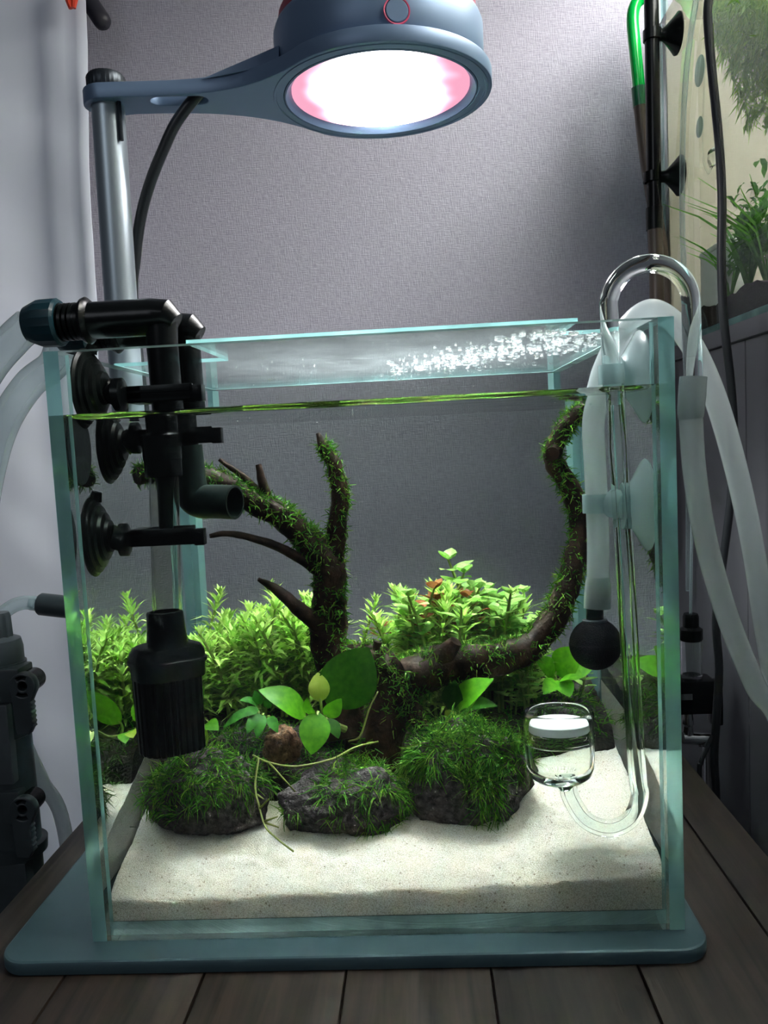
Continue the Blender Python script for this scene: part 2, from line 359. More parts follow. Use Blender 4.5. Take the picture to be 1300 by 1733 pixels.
def lens_material():
    m, nt, out = newmat('led_lens')
    e = N(nt, 'ShaderNodeEmission')
    tc = N(nt, 'ShaderNodeTexCoord')
    ln = N(nt, 'ShaderNodeVectorMath', operation='LENGTH'); L(nt, tc.outputs['Object'], ln.inputs[0])
    nz = N(nt, 'ShaderNodeTexNoise'); nz.inputs['Scale'].default_value = 42; nz.inputs['Detail'].default_value = 1
    L(nt, tc.outputs['Object'], nz.inputs['Vector'])
    # white LEDs in the middle, red ones showing in two lobes towards the rim at either side
    sx = N(nt, 'ShaderNodeSeparateXYZ'); L(nt, tc.outputs['Object'], sx.inputs[0])
    ab = N(nt, 'ShaderNodeMath', operation='ABSOLUTE'); L(nt, sx.outputs[0], ab.inputs[0])
    q = N(nt, 'ShaderNodeMath', operation='MULTIPLY_ADD'); q.inputs[1].default_value = 0.55; L(nt, ab.outputs[0], q.inputs[0])
    h = N(nt, 'ShaderNodeMath', operation='MULTIPLY'); h.inputs[1].default_value = 0.55; L(nt, ln.outputs['Value'], h.inputs[0]); L(nt, h.outputs[0], q.inputs[2])
    w = N(nt, 'ShaderNodeMath', operation='MULTIPLY_ADD'); w.inputs[1].default_value = 0.018; L(nt, nz.outputs[0], w.inputs[0]); L(nt, q.outputs[0], w.inputs[2])
    mr = N(nt, 'ShaderNodeMapRange', interpolation_type='SMOOTHSTEP'); mr.inputs[1].default_value = 0.0330; mr.inputs[2].default_value = 0.0570
    L(nt, w.outputs[0], mr.inputs[0])
    mx = N(nt, 'ShaderNodeMix', data_type='RGBA'); mx.inputs[6].default_value = (1.0, 0.99, 1.0, 1); mx.inputs[7].default_value = (0.92, 0.40, 0.56, 1)
    L(nt, mr.outputs[0], mx.inputs[0]); L(nt, mx.outputs[2], e.inputs[0])
    iv = N(nt, 'ShaderNodeMath', operation='SUBTRACT'); iv.inputs[0].default_value = 1.0; L(nt, mr.outputs[0], iv.inputs[1])
    pw = N(nt, 'ShaderNodeMath', operation='POWER'); pw.inputs[0].default_value = LAMP_POWER; L(nt, iv.outputs[0], pw.inputs[1])
    L(nt, pw.outputs[0], e.inputs[1])
    L(nt, e.outputs[0], out.inputs[0]); return m
M['lens'] = lens_material()

def emit(name, col, s):
    m, nt, out = newmat(name); e = N(nt, 'ShaderNodeEmission'); e.inputs[0].default_value = col; e.inputs[1].default_value = s
    L(nt, e.outputs[0], out.inputs[0]); return m

# ------------------------------------------------------------------ object helpers
def link(o, parent=None):
    COL.objects.link(o)
    if parent is not None:
        o.parent = parent
        o.matrix_parent_inverse = Matrix.Identity(4)
    return o

def abs_loc(parent):
    v = Vector((0, 0, 0))
    while parent is not None:
        v += parent.location; parent = parent.parent
    return v

def tag(o, label=None, cat=None, group=None, kind=None):
    for k, v in (('label', label), ('category', cat), ('group', group), ('kind', kind)):
        if v: o[k] = v
    return o

def thing(name, label, cat, loc=(0, 0, 0), group=None):
    o = bpy.data.objects.new(name, None); o.empty_display_size = 0.01
    link(o); o.location = loc
    return tag(o, label, cat, group)

class MB:
    """collects world-space geometry, then links it as one mesh object"""
    def __init__(s): s.v = []; s.f = []; s.mi = []; s.n = 0
    def add(s, vs, fs, mi=0):
        s.v.extend([tuple(x) for x in vs]); s.f.extend([[i + s.n for i in f] for f in fs]); s.mi.extend([mi] * len(fs)); s.n += len(vs); return s
    def box(s, a, b, mi=0, faces=None):
        (x0, y0, z0), (x1, y1, z1) = a, b
        v = [(x0, y0, z0), (x1, y0, z0), (x1, y1, z0), (x0, y1, z0), (x0, y0, z1), (x1, y0, z1), (x1, y1, z1), (x0, y1, z1)]
        f = [[0, 3, 2, 1], [4, 5, 6, 7], [0, 1, 5, 4], [1, 2, 6, 5], [2, 3, 7, 6], [3, 0, 4, 7]]   # -z +z -y +x +y -x
        s.v.extend(v); s.f.extend([[i + s.n for i in q] for q in f]); s.mi.extend(faces if faces else [mi] * 6); s.n += 8; return s
    def tube(s, pts, r, sides=12, caps=True, mi=0, seed=None, amp=0.0, freq=200.0, hollow=0.0):
        P = [Vector(p) for p in pts]; n = len(P)
        R = list(r) if hasattr(r, '__len__') else [r] * n
        T = []
        for i in range(n):
            t = P[min(i + 1, n - 1)] - P[max(i - 1, 0)]
            T.append(t.normalized() if t.length > 1e-9 else Vector((0, 0, 1)))
        ref = Vector((0, 0, 1)) if abs(T[0].z) < 0.9 else Vector((1, 0, 0))
        nv = (ref - T[0] * ref.dot(T[0])).normalized()
        vs = []; 
        for i in range(n):
            nv = (nv - T[i] * nv.dot(T[i])).normalized(); b = T[i].cross(nv)
            for k in range(sides):
                a = 2 * math.pi * k / sides
                d = nv * math.cos(a) + b * math.sin(a)
                rr = R[i]
                if amp:
                    q = P[i] + d * rr
                    rr *= 1 + amp * noise.noise(q * freq) + amp * 0.6 * noise.noise(q * freq * 2.7)
                vs.append(P[i] + d * rr)
        fs = []
        for i in range(n - 1):
            for k in range(sides):
                k2 = (k + 1) % sides
                fs.append([i * sides + k, i * sides + k2, (i + 1) * sides + k2, (i + 1) * sides + k])
        if hollow:
            s.add(vs, fs, mi)
            P2 = [P[i] for i in range(n)]
            m2 = MB(); m2.tube(P2, [x - hollow for x in R], sides, False)
            s.add(m2.v, [list(reversed(f)) for f in m2.f], mi)
            o0 = s.n - 2 * n * sides; i0 = s.n - n * sides
            for k in range(sides):
                k2 = (k + 1) % sides
                s.f.append([o0 + k2, o0 + k, i0 + k, i0 + k2]); s.mi.append(mi)
                e = (n - 1) * sides
                s.f.append([o0 + e + k, o0 + e + k2, i0 + e + k2, i0 + e + k]); s.mi.append(mi)
            return s
        if caps:
            fs.append(list(range(sides - 1, -1, -1))); fs.append([(n - 1) * sides + k for k in range(sides)])
        s.add(vs, fs, mi); return s
    def lathe(s, prof, base, axis=(0, 0, 1), segs=32, mi=0, close=False, fn=None):
        """prof: (radius, height) pairs along axis from base"""
        ax = Vector(axis).normalized()
        ref = Vector((0, 0, 1)) if abs(ax.z) < 0.9 else Vector((1, 0, 0))
        e1 = (ref - ax * ref.dot(ax)).normalized(); e2 = ax.cross(e1); B = Vector(base)
        vs = []; fs = []
        for (r, h) in prof:
            for k in range(segs):
                a = 2 * math.pi * k / segs; rr = r * (fn(a, h) if fn else 1)
                vs.append(B + ax * h + (e1 * math.cos(a) + e2 * math.sin(a)) * rr)
        n = len(prof)
        for i in range(n if close else n - 1):
            j = (i + 1) % n
            for k in range(segs):
                k2 = (k + 1) % segs
                fs.append([i * segs + k, i * segs + k2, j * segs + k2, j * segs + k])
        if not close:
            if prof[0][0] > 1e-6: fs.append(list(range(segs - 1, -1, -1)))
            if prof[-1][0] > 1e-6: fs.append([(n - 1) * segs + k for k in range(segs)])
        s.add(vs, fs, mi); return s
    def build(s, name, mats, parent=None, smooth=True, angle=40, bevel=0.0, origin=None):
        me = bpy.data.meshes.new(name)
        off = Vector(origin) if origin is not None else abs_loc(parent)
        me.from_pydata([tuple(Vector(v) - off) for v in s.v], [], s.f)
        mats = mats if isinstance(mats, (list, tuple)) else [mats]
        for m in mats: me.materials.append(m)
        if len(mats) > 1: me.polygons.foreach_set('material_index', s.mi)
        me.validate(); me.update()
        if bevel:
            bm = bmesh.new(); bm.from_mesh(me)
            bmesh.ops.recalc_face_normals(bm, faces=bm.faces)
            es = [e for e in bm.edges if len(e.link_faces) == 2 and e.calc_face_angle(0) > 0.6]
            bmesh.ops.bevel(bm, geom=es, offset=bevel, segments=2, affect='EDGES', profile=0.6)
            bm.to_mesh(me); bm.free()
        if smooth:
            me.shade_smooth()
            me.set_sharp_from_angle(angle=math.radians(angle))
        o = bpy.data.objects.new(name, me)
        link(o, parent)
        if origin is not None and parent is None: o.location = off
        return o

def spline(pts, n=8):
    """Catmull-Rom through tuples of any length"""
    P = [np.array([float(c) for c in p]) for p in pts]; P = [2 * P[0] - P[1]] + P + [2 * P[-1] - P[-2]]
    out = []
    for i in range(1, len(P) - 2):
        a, b, c, d = P[i - 1:i + 3]
        for k in range(n):
            t = k / n
            out.append(0.5 * ((2 * b) + (-a + c) * t + (2 * a - 5 * b + 4 * c - d) * t * t + (-a + 3 * b - 3 * c + d) * t ** 3))
    out.append(P[-2]); return out

def plate(name, loops, z0, z1, mats, parent=None, bevel=0.0, smooth=True):
    """flat plate from outline loops (first outer, others holes)"""
    cu = bpy.data.curves.new(name, 'CURVE'); cu.dimensions = '2D'; cu.fill_mode = 'BOTH'
    cu.extrude = (z1 - z0) / 2 - bevel; cu.bevel_depth = bevel; cu.bevel_resolution = 1; cu.offset = -bevel
    off = abs_loc(parent)
    for lp in loops:
        sp = cu.splines.new('POLY'); sp.points.add(len(lp) - 1); sp.use_cyclic_u = True
        for p, (x, y) in zip(sp.points, lp): p.co = (x - off.x, y - off.y, 0, 1)
    t = bpy.data.objects.new(name + '_outline', cu); COL.objects.link(t)
    dg = bpy.context.evaluated_depsgraph_get()
    me = bpy.data.meshes.new_from_object(t.evaluated_get(dg)); bpy.data.objects.remove(t); bpy.data.curves.remove(cu)
    me.name = name
    me.transform(Matrix.Translation((0, 0, (z0 + z1) / 2 - off.z)))
    me.materials.clear()
    mats = mats if isinstance(mats, (list, tuple)) else [mats]
    for m in mats: me.materials.append(m)
    for p in me.polygons: p.material_index = 0 if (len(mats) == 1 or abs(p.normal.z) > 0.8) else 1
    if smooth: me.shade_smooth(); me.set_sharp_from_angle(angle=math.radians(35))
    o = bpy.data.objects.new(name, me); link(o, parent); return o

def arc(cx, cy_, r, a0, a1, n):
    return [(cx + r * math.cos(math.radians(a0 + (a1 - a0) * i / n)), cy_ + r * math.sin(math.radians(a0 + (a1 - a0) * i / n))) for i in range(n + 1)]

def rrect(x0, y0, x1, y1, r, n=8):
    return arc(x1 - r, y0 + r, r, -90, 0, n) + arc(x1 - r, y1 - r, r, 0, 90, n) + arc(x0 + r, y1 - r, r, 90, 180, n) + arc(x0 + r, y0 + r, r, 180, 270, n)

def structure(o): o['kind'] = 'structure'; return o

# ================================================================== THE ROOM
FLOOR_Z = -0.42
structure(MB().box((-1.6, 0.50, FLOOR_Z), (1.4, 0.53, 1.5)).build('wall_back', M['wall'], smooth=False))
structure(MB().box((-1.6, -1.2, FLOOR_Z - 0.03), (1.4, 0.53, FLOOR_Z)).build('floor', M['floor'], smooth=False))

# table of planks running away from the camera
tab = thing('table', 'dark brown wooden table top of narrow planks under the tank', 'table', (0, 0.1, FLOOR_Z))
edges = [-0.184, -0.132, -0.0735, -0.015, 0.0435, 0.102, 0.1605, 0.187]
for i in range(7):
    g = 0.00045
    MB().box((edges[i] + (g if i else 0), -0.22, -0.030), (edges[i + 1] - (g if i < 6 else 0), 0.40, -0.0060)).build('plank', M['plank'], tab, bevel=0.0007)
MB().box((-0.182, -0.218, -0.034), (0.185, 0.398, -0.030)).box((-0.178, -0.214, -0.0301), (0.181, 0.394, -0.0085)).build('underboard', M['wood_dark'], tab, smooth=False)
for x in (-0.165, 0.145):
    for y in (-0.20, 0.36):
        MB().box((x, y, FLOOR_Z), (x + 0.022, y + 0.022, -0.034)).build('leg', M['wood_dark'], tab, smooth=False)

# white sheet hanging at the left
def cloth():
    mb = MB(); nx, nz = 60, 80; vs = []
    for j in range(nz + 1):
        z = FLOOR_Z + 0.004 + (0.86 - FLOOR_Z) * j / nz
        xr = -0.2795 + 0.0135 * min(max((z - 0.35) / 0.29, -0.6), 1.3)
        for i in range(nx + 1):
            t = i / nx; x = -0.95 + (xr + 0.95) * t
            y = 0.452 + 0.006 * math.sin(x * 36 + 0.7 * math.sin(z * 4)) * (0.5 + 0.5 * t) + 0.004 * math.sin(x * 11 + z * 3)
            y += 0.007 * noise.noise(Vector((x * 9, 0.3, z * 7))) + 0.0035 * noise.noise(Vector((x * 26 + z * 14, 1.3, z * 16)))
            e = (xr - x)
            y -= 0.006 * math.exp(-((e - 0.035) / 0.008) ** 2)           # the folded hem near the edge
            if z < -0.05: y -= 0.10 * min(1.0, ((-0.05 - z) / 0.36)) ** 1.5 * (0.6 + 0.4 * math.sin(x * 21))
            f = abs((z - 0.545) + 0.62 * (x + 0.33))
            y += 0.004 * math.exp(-(f / 0.006) ** 2) * (x < -0.29)
            vs.append((x, y, z))
    fs = [[j * (nx + 1) + i, j * (nx + 1) + i + 1, (j + 1) * (nx + 1) + i + 1, (j + 1) * (nx + 1) + i] for j in range(nz) for i in range(nx)]
    mb.add(vs, fs); o = mb.build('hanging_sheet', M['sheet'], angle=180)
    md = o.modifiers.new('thickness', 'SOLIDIFY'); md.thickness = 0.0012
    tag(o, 'white cloth sheet hanging in front of the wall at the left edge', 'sheet')
cloth()
rodp = [A(120, -45, Y=0.485), A(172, 34, Y=0.470)]
rb = MB().tube([rodp[0] + (rodp[0] - rodp[1]) * 1.0, rodp[0], rodp[1]], 0.0085, 16).lathe([(0.0085, 0), (0.008, 0.004), (0.005, 0.0075), (0.0, 0.0085)], rodp[1], rodp[1] - rodp[0], 16)
tag(rb.build('curtain_rod', M['rod']), 'dark grey rod with rounded end behind the top of the sheet', 'rod')
pg = thing('clothes_peg', 'small orange red peg on the top of the white sheet', 'peg', A(121, 8, Y=0.425))
c = A(121, -2, Y=0.428)
for s in (-1, 1):
    MB().tube([c + Vector((s * 0.0036, 0, 0.018)), c + Vector((s * 0.0030, 0, 0.0)), c + Vector((s * 0.0012, 0, -0.008))], [0.0028, 0.0032, 0.0022], 8).build('jaw', M['orange'], pg)
MB().tube([c + Vector((-0.004, -0.0032, 0.004)), c + Vector((0.004, -0.0032, 0.004))], 0.0012, 8).build('spring', M['rod'], pg)

# ================================================================== LAMP ON ITS BASE PLATE
lamp = thing('aquarium_lamp', 'round blue grey LED lamp on an arm and post over the tank', 'lamp', (-0.136, 0.125, -0.006))
plate('base_plate', [rrect(-0.1625, -0.0135, 0.1328, 0.266, 0.013, 10)], -0.006, 0.0, M['plate'], lamp, bevel=0.0012)
PX, PY = -0.1375, 0.125
MB().tube([(PX - 0.001, PY, 0.0), (PX - 0.0005, PY, 0.2), (PX + 0.0016, PY, 0.396)], 0.0088, 32).build('post', M['post'], lamp)
MB().lathe([(0.0118, 0), (0.0122, 0.001), (0.0122, 0.013), (0.0112, 0.014)], (PX - 0.001, PY, 0.0), segs=32).build('post_collar', M['lampmetal'], lamp)
LC = (0.0122, 0.136); RO = 0.0605; AZ0, AZ1 = 0.3955, 0.4035
# arm and ring outline: ring round the lamp, flaring into the arm, rounded at the post
PXT = PX + 0.0016
out = []
out += arc(LC[0], LC[1], RO, -128, 128, 60)
for t in np.linspace(0, 1, 22)[1:]:
    xs = LC[0] + RO * math.cos(math.radians(128)); ys = LC[1] + RO * math.sin(math.radians(128))
    x = xs + (PXT + 0.012 - xs) * t
    h0 = ys - LC[1]; h = 0.0115 + (h0 - 0.0115) * (1 - t) ** 3.2
    out.append((x, PY + (LC[1] - PY) * (1 - t) + h))
out += arc(PXT, PY, 0.0125, 80, 280, 16)
for t in np.linspace(1, 0, 22)[:-1]:
    xs = LC[0] + RO * math.cos(math.radians(128)); ys = LC[1] + RO * math.sin(math.radians(128))
    x = xs + (PXT + 0.012 - xs) * t
    h0 = ys - LC[1]; h = 0.0115 + (h0 - 0.0115) * (1 - t) ** 3.2
    out.append((x, PY + (LC[1] - PY) * (1 - t) - h))
slot = arc(-0.086, 0.1245, 0.0052, -90, 90, 8) + arc(-0.106, 0.1225, 0.0052, 90, 270, 8)
hole = arc(LC[0], LC[1], 0.0530, 0, 360, 64)[:-1]
plate('arm', [out, slot, hole], AZ0, AZ1, M['lampmetal'], lamp, bevel=0.0006)
# housing drum, groove ring, lens, lip, cap
dr = MB().lathe([(0.0553, 0.0), (0.0556, 0.0), (0.0562, 0.001), (0.0566, 0.012), (0.0567, 0.0235), (0.0557, 0.0262), (0.0532, 0.0275), (0.001, 0.0275)], (LC[0], LC[1], AZ1 - 0.0005), segs=96)
dr.build('housing', M['lampmetal'], lamp, angle=50)
MB().lathe([(0.0530, 0.0), (0.0526, -0.0014), (0.0518, -0.0017), (0.0504, -0.0004), (0.0490, 0.0012), (0.0487, 0.0030), (0.0487, 0.0050), (0.0530, 0.0050)], (LC[0], LC[1], AZ0 + 0.0015), segs=96, close=True).build('lens_ring', M['lampmetal'], lamp)
MB().lathe([(0.0586, 0.0), (0.0583, -0.0005), (0.0571, -0.0005), (0.0568, 0.0)], (LC[0], LC[1], AZ0 + 0.0001), segs=96, close=True).build('trim_ring', M['lampmetal'], lamp)
ln = MB().lathe([(0.0, 0.0), (0.025, 0.0), (0.0486, 0.0), (0.0486, 0.002), (0.0, 0.002)], (0, 0, 0), segs=64)
lno = ln.build('lens', M['lens'], None, origin=(0, 0, 0)); lno.parent = lamp
lno.location = Vector((LC[0], LC[1], AZ0 + 0.0028)) - lamp.location
lno['label'] = 'glowing white lens with pink tinted edges'
bl = bpy.data.lights.new('lamp_beam', 'AREA'); bl.shape = 'DISK'; bl.size = 0.090; bl.energy = BEAM_POWER; bl.spread = math.radians(100); bl.color = (1.0, 0.99, 1.0)
blo = bpy.data.objects.new('lamp_beam', bl); link(blo, lamp); blo.location = Vector((LC[0], LC[1], AZ0 + 0.0022)) - lamp.location
MB().lathe([(0.0535, 0.0), (0.0540, 0.001), (0.0535, 0.006), (0.048, 0.0085), (0.0, 0.009)], (LC[0], LC[1], AZ1 + 0.0268), segs=64).build('top_cap', M['darkred'], lamp)
# button with a pink red ring on the front of the drum
bd = A(672, 17, Y=LC[1] - 0.0562); ang = math.atan2(bd.y - LC[1], bd.x - LC[0]); bn = Vector((math.cos(ang), math.sin(ang), 0))
bc = Vector((LC[0], LC[1], bd.z)) + bn * 0.0565
MB().lathe([(0.0, 0.0009), (0.0052, 0.0009), (0.0056, 0.0004), (0.0056, -0.002)], bc, bn, 32).build('button', M['lampmetal'], lamp)
MB().lathe([(0.0058, 0.0006), (0.0064, 0.0007), (0.0065, -0.001), (0.0058, -0.001)], bc, bn, 40, close=True).build('button_ring', M['red'], lamp)
# rib from the arm up to the drum
rbm = MB()
for s in (-1, 1):
    pass
a0 = Vector((-0.084, 0.1285, AZ1 - 0.001)); a1 = Vector((-0.0385, 0.1325, AZ1 - 0.001))
w0, w1, h1 = 0.0118, 0.0270, 0.0120
vs = [a0 + Vector((0, -w0, 0)), a0 + Vector((0, w0, 0)), a1 + Vector((0, -w1, 0)), a1 + Vector((0, w1, 0)), a1 + Vector((0, -w1 * .8, h1)), a1 + Vector((0, w1 * .8, h1)), a0 + Vector((0, -w0 * .7, 0.0015)), a0 + Vector((0, w0 * .7, 0.0015))]
rbm.add(vs, [[0, 2, 3, 1], [6, 7, 5, 4], [0, 6, 4, 2], [1, 3, 5, 7], [0, 1, 7, 6], [2, 4, 5, 3]]).build('arm_rib', M['lampmetal'], lamp, bevel=0.001)
MB().lathe([(0.0070, 0), (0.0098, 0.0004), (0.0102, 0.0012), (0.0102, 0.0068), (0.0092, 0.0084), (0.0, 0.0088)], (PXT, PY, AZ1), segs=60, fn=lambda a, h: 1 + 0.03 * math.sin(30 * a + h * 2200)).build('knob', M['knurl'], lamp)
MB().tube([(PXT + 0.0082, PY - 0.006, AZ0 + 0.001), (PXT + 0.0082, PY - 0.006, AZ0 - 0.02)], 0.0012, 8).build('set_screw', M['knurl'], lamp)
cab = [(-0.062, 0.1265, AZ1 + 0.004), (-0.075, 0.1252, AZ1 + 0.0025), (-0.0850, 0.1243, AZ0 + 0.004)]
for (u, v, Y) in ((300, 205, 0.125), (278, 250, 0.127), (254, 310, 0.13), (238, 370, 0.134), (229, 440, 0.137), (226, 520, 0.139)): cab.append(tuple(A(u, v, Y=Y)))
cab += [(-0.1335, 0.141, 0.20), (-0.1335, 0.142, 0.05), (-0.134, 0.146, 0.006), (-0.137, 0.20, 0.0035), (-0.139, 0.258, 0.0035), (-0.140, 0.30, -0.002), (-0.142, 0.39, -0.003)]
MB().tube(spline(cab, 6), 0.0031, 12).build('power_cable', M['cable'], lamp)

# ================================================================== THE TANK
tank = thing('aquarium', 'rimless cube glass tank with teal edges on the dark plate', 'aquarium', (0, 0.125, 0.0))
W, D, H, T = 0.125, 0.25, 0.25, 0.0062
e, p = 1, 0
PM = [M['pane'], M['edge'], M['edge_lit_tone'], M['joint']]
PS = [M['pane_side'], M['edge'], M['edge_lit_tone'], M['joint']]
j = 3
MB().box((-W + T, 0, 0), (W - T, T, H), faces=[2, 2, p, j, p, j]).build('front_pane', PM, tank, smooth=False)
MB().box((-W + T, D - T, 0), (W - T, D, H), faces=[e, 2, p, j, p, j]).build('back_pane', PM, tank, smooth=False)
MB().box((-W, 0, 0), (-W + T, D, H), faces=[e, 2, e, p, e, p]).build('side_pane', PS, tank, smooth=False)
MB().box((W - T, 0, 0), (W, D, H), faces=[e, 2, e, p, e, p]).build('side_pane', PS, tank, smooth=False)
MB().box((-W + T, T, 0), (W - T, D - T, T), faces=[e, p, 2, e, e, e]).build('bottom_pane', PM, tank, smooth=False)
for sx in (-1, 1):
    x0 = sx * (W - T)
    for (y0, dy) in ((T, 1), (D - T, -1)):
        q = 0.0016 if dy > 0 else 0.0034
        MB().add([(x0, y0, T), (x0 - sx * q, y0, T), (x0, y0 + dy * q, T), (x0, y0, H - 0.001), (x0 - sx * q, y0, H - 0.001), (x0, y0 + dy * q, H - 0.001)],
                 [[0, 1, 2], [3, 5, 4], [0, 3, 4, 1], [1, 4, 5, 2], [2, 5, 3, 0]]).build('silicone_seam', M['silicone_seam'], tank, smooth=False)

# water, with a meniscus climbing the glass and a slightly wavy surface
WL = 0.2222
def water(name, x0, x1, y0, y1, z0, zl, label, n=60, amp=0.00035, men=0.0022, ins=0.0061):
    def ax(a, b):
        m = (b - a); t = np.linspace(0, 1, n)
        t = 0.5 - 0.5 * np.cos(math.pi * t); t = 0.6 * t + 0.4 * (0.5 - 0.5 * np.cos(math.pi * t)); return a + m * t
    X, Y = ax(x0, x1), ax(y0, y1); vs = []; fs = []
    for y in Y:
        for x in X:
            d = max(min(x - x0, x1 - x, y - y0, y1 - y) - ins, 0.0)
            z = zl + men * math.exp(-d / 0.0018) + amp * (noise.noise(Vector((x * 45, y * 45, 1))) + 0.5 * noise.noise(Vector((x * 130, y * 130, 4))))
            if x > 0.06 and x1 < 0.2: z += 0.0005 * math.sin(220 * math.hypot(x - 0.099, y - 0.045)) * math.exp(-math.hypot(x - 0.099, y - 0.045) / 0.03)
            vs.append((x, y, z))
    fs = [[j * n + i, j * n + i + 1, (j + 1) * n + i + 1, (j + 1) * n + i] for j in range(n - 1) for i in range(n - 1)]
    ring = [i for i in range(n)] + [j * n + n - 1 for j in range(1, n)] + [(n - 1) * n + i for i in range(n - 2, -1, -1)] + [j * n for j in range(n - 2, 0, -1)]
    b0 = len(vs); vs += [(vs[i][0], vs[i][1], z0) for i in ring]; m = len(ring)
    for k in range(m):
        k2 = (k + 1) % m; fs.append([ring[k2], ring[k], b0 + k, b0 + k2])
    fs.append([b0 + k for k in range(m - 1, -1, -1)])
    mb = MB(); mb.add(vs, fs); o = mb.build(name, M['water'], angle=50)
    tag(o, label, 'water', kind='stuff'); return o
g = 0.00012        # water and glass bend light as one body, so it reaches the outer faces of the panes
water('water', -W + g, W - g, g, D - g, g, WL, 'clear still water filling the cube tank almost to the lid')

# glass lid with two cut-outs at the front, wet underneath
lid = thing('glass_cover', 'clear glass lid with notched front corners lying on the tank rim', 'cover', (0, 0.12, 0.2502))
ol = [(-0.0675, 0.0035), (0.0888, 0.0035), (0.0885, 0.0425), (0.1225, 0.0425), (0.1225, 0.2465), (-0.1225, 0.2465), (-0.1225, 0.0695), (-0.0665, 0.0705)]
plate('sheet', [ol], 0.2502, 0.2519, [M['lid'], M['edge']], lid, smooth=False)

def drops(lst, name, mat, parent, down=True, label=None):
    ico = bmesh.new(); bmesh.ops.create_icosphere(ico, subdivisions=2, radius=1)
    vv = np.array([v.co[:] for v in ico.verts]); ff = [[v.index for v in f.verts] for f in ico.faces]; ico.free()
    mb = MB()
    for (x, y, z, r, sz) in lst:
        q = vv * np.array([r, r, r * sz]) + np.array([x, y, z]); mb.add(q, ff)
    o = mb.build(name, mat, parent, angle=180); o['kind'] = 'stuff'
    if label: o['label'] = label
    return o
lst = []
zl = 0.2500
for i in range(520):
    t = random.random() ** 0.9
    u = 655 + 345 * t + random.gauss(0, 12); v = 640 - 66 * t ** 0.75 + random.gauss(0, 11)
    if v < 548: continue
    q = A(u, v, z=zl)
    if not (-0.1 < q.x < 0.116 and 0.028 < q.y < 0.24): continue
    r = abs(random.gauss(0, 1)) * 0.0006 + 0.0003
    lst.append((q.x, q.y, zl - r * 0.25, r, 0.55))
for i in range(60):
    q = A(random.uniform(780, 1075), random.uniform(548, 575), z=zl)
    if 0.026 < q.y < 0.24 and q.x < 0.117: r = random.uniform(0.0008, 0.0024); lst.append((q.x, q.y, zl - r * 0.2, r, 0.45))
for i in range(160):
    q = Vector((random.uniform(-0.11, 0.115), random.uniform(0.08, 0.24), 0)); r = random.uniform(0.0002, 0.0005)
    lst.append((q.x, q.y, zl - r * 0.3, r, 0.6))
drops(lst, 'condensation', M['drop'], lid, label='water droplets splashed under the glass')

# bubbles just under the surface and beads on the glass
lst = []
for i in range(46):
    u = random.uniform(300, 640) if i < 26 else random.uniform(930, 1080)
    Y = random.uniform(0.02, 0.1); q = U(u, random.uniform(700, 722) - (u - 300) * 0.052, Y=Y)
    r = random.uniform(0.0003, 0.0007); lst.append((q.x, Y, min(q.z, WL - 0.001), r, 1))
for (u, v) in ((480, 712), (483, 730), (505, 718), (520, 712), (537, 716), (548, 712), (564, 712), (492, 728), (530, 722), (940, 700), (944, 712)):
    q = U(u, v - 3, Y=0.05); lst.append((q.x, q.y, min(q.z, WL - 0.001), random.uniform(0.0003, 0.0006), 1))
b = drops(lst, 'air_bubbles', pane_mat('air_bubble', (0.97, 1, 1, 1), 1.5), None, label='tiny air bubbles gathered under the water surface'); b['category'] = 'bubbles'

# ================================================================== SAND AND SOIL
def sand_h(x, y):
    z = 0.0202 + 0.0105 * x * 2 + 0.205 * (y - 0.006) - 0.0040 * math.exp(-(y - 0.006) / 0.006) + 0.0016 * noise.noise(Vector((x * 45, y * 45, 0))) + 0.0010 * noise.noise(Vector((x * 150, y * 150, 3))) + 0.0005 * noise.noise(Vector((x * 420, y * 420, 5)))
    z += 0.0012 * math.exp(-((x + 0.115) / 0.02) ** 2) * math.exp(-(y - 0.006) / 0.03)
    z += 0.0018 * math.exp(-((x - 0.11) / 0.03) ** 2) * math.exp(-(y - 0.006) / 0.03)
    z -= 0.0022 * math.exp(-((x - 0.082) / 0.014) ** 2 - ((y - 0.034) / 0.011) ** 2)
    z += 0.0012 * math.exp(-((x - 0.1) / 0.02) ** 2 - ((y - 0.018) / 0.007) ** 2)
    return min(z, 0.052)

def heap(name, x0, x1, y0, y1, hf, zb, mat, n, label, cat):
    X = np.linspace(x0, x1, n); Y = np.linspace(y0, y1, n)
    vs = [(x, y, hf(x, y)) for y in Y for x in X]
    fs = [[j * n + i, j * n + i + 1, (j + 1) * n + i + 1, (j + 1) * n + i] for j in range(n - 1) for i in range(n - 1)]
    ring = [i for i in range(n)] + [j * n + n - 1 for j in range(1, n)] + [(n - 1) * n + i for i in range(n - 2, -1, -1)] + [j * n for j in range(n - 2, 0, -1)]
    b0 = len(vs); vs += [(vs[i][0], vs[i][1], zb) for i in ring]; m = len(ring)
    for k in range(m): fs.append([ring[(k + 1) % m], ring[k], b0 + k, b0 + (k + 1) % m])
    fs.append([b0 + k for k in range(m - 1, -1, -1)])
    mb = MB(); mb.add(vs, fs); o = mb.build(name, mat, angle=60); return tag(o, label, cat, kind='stuff')
heap('sand', -W + T + 0.0004, W - T - 0.0004, T + 0.0003, D - T - 0.0008, sand_h, T + 0.0001, M['sand'], 150, 'fine white sand sloping up from the front glass', 'sand')
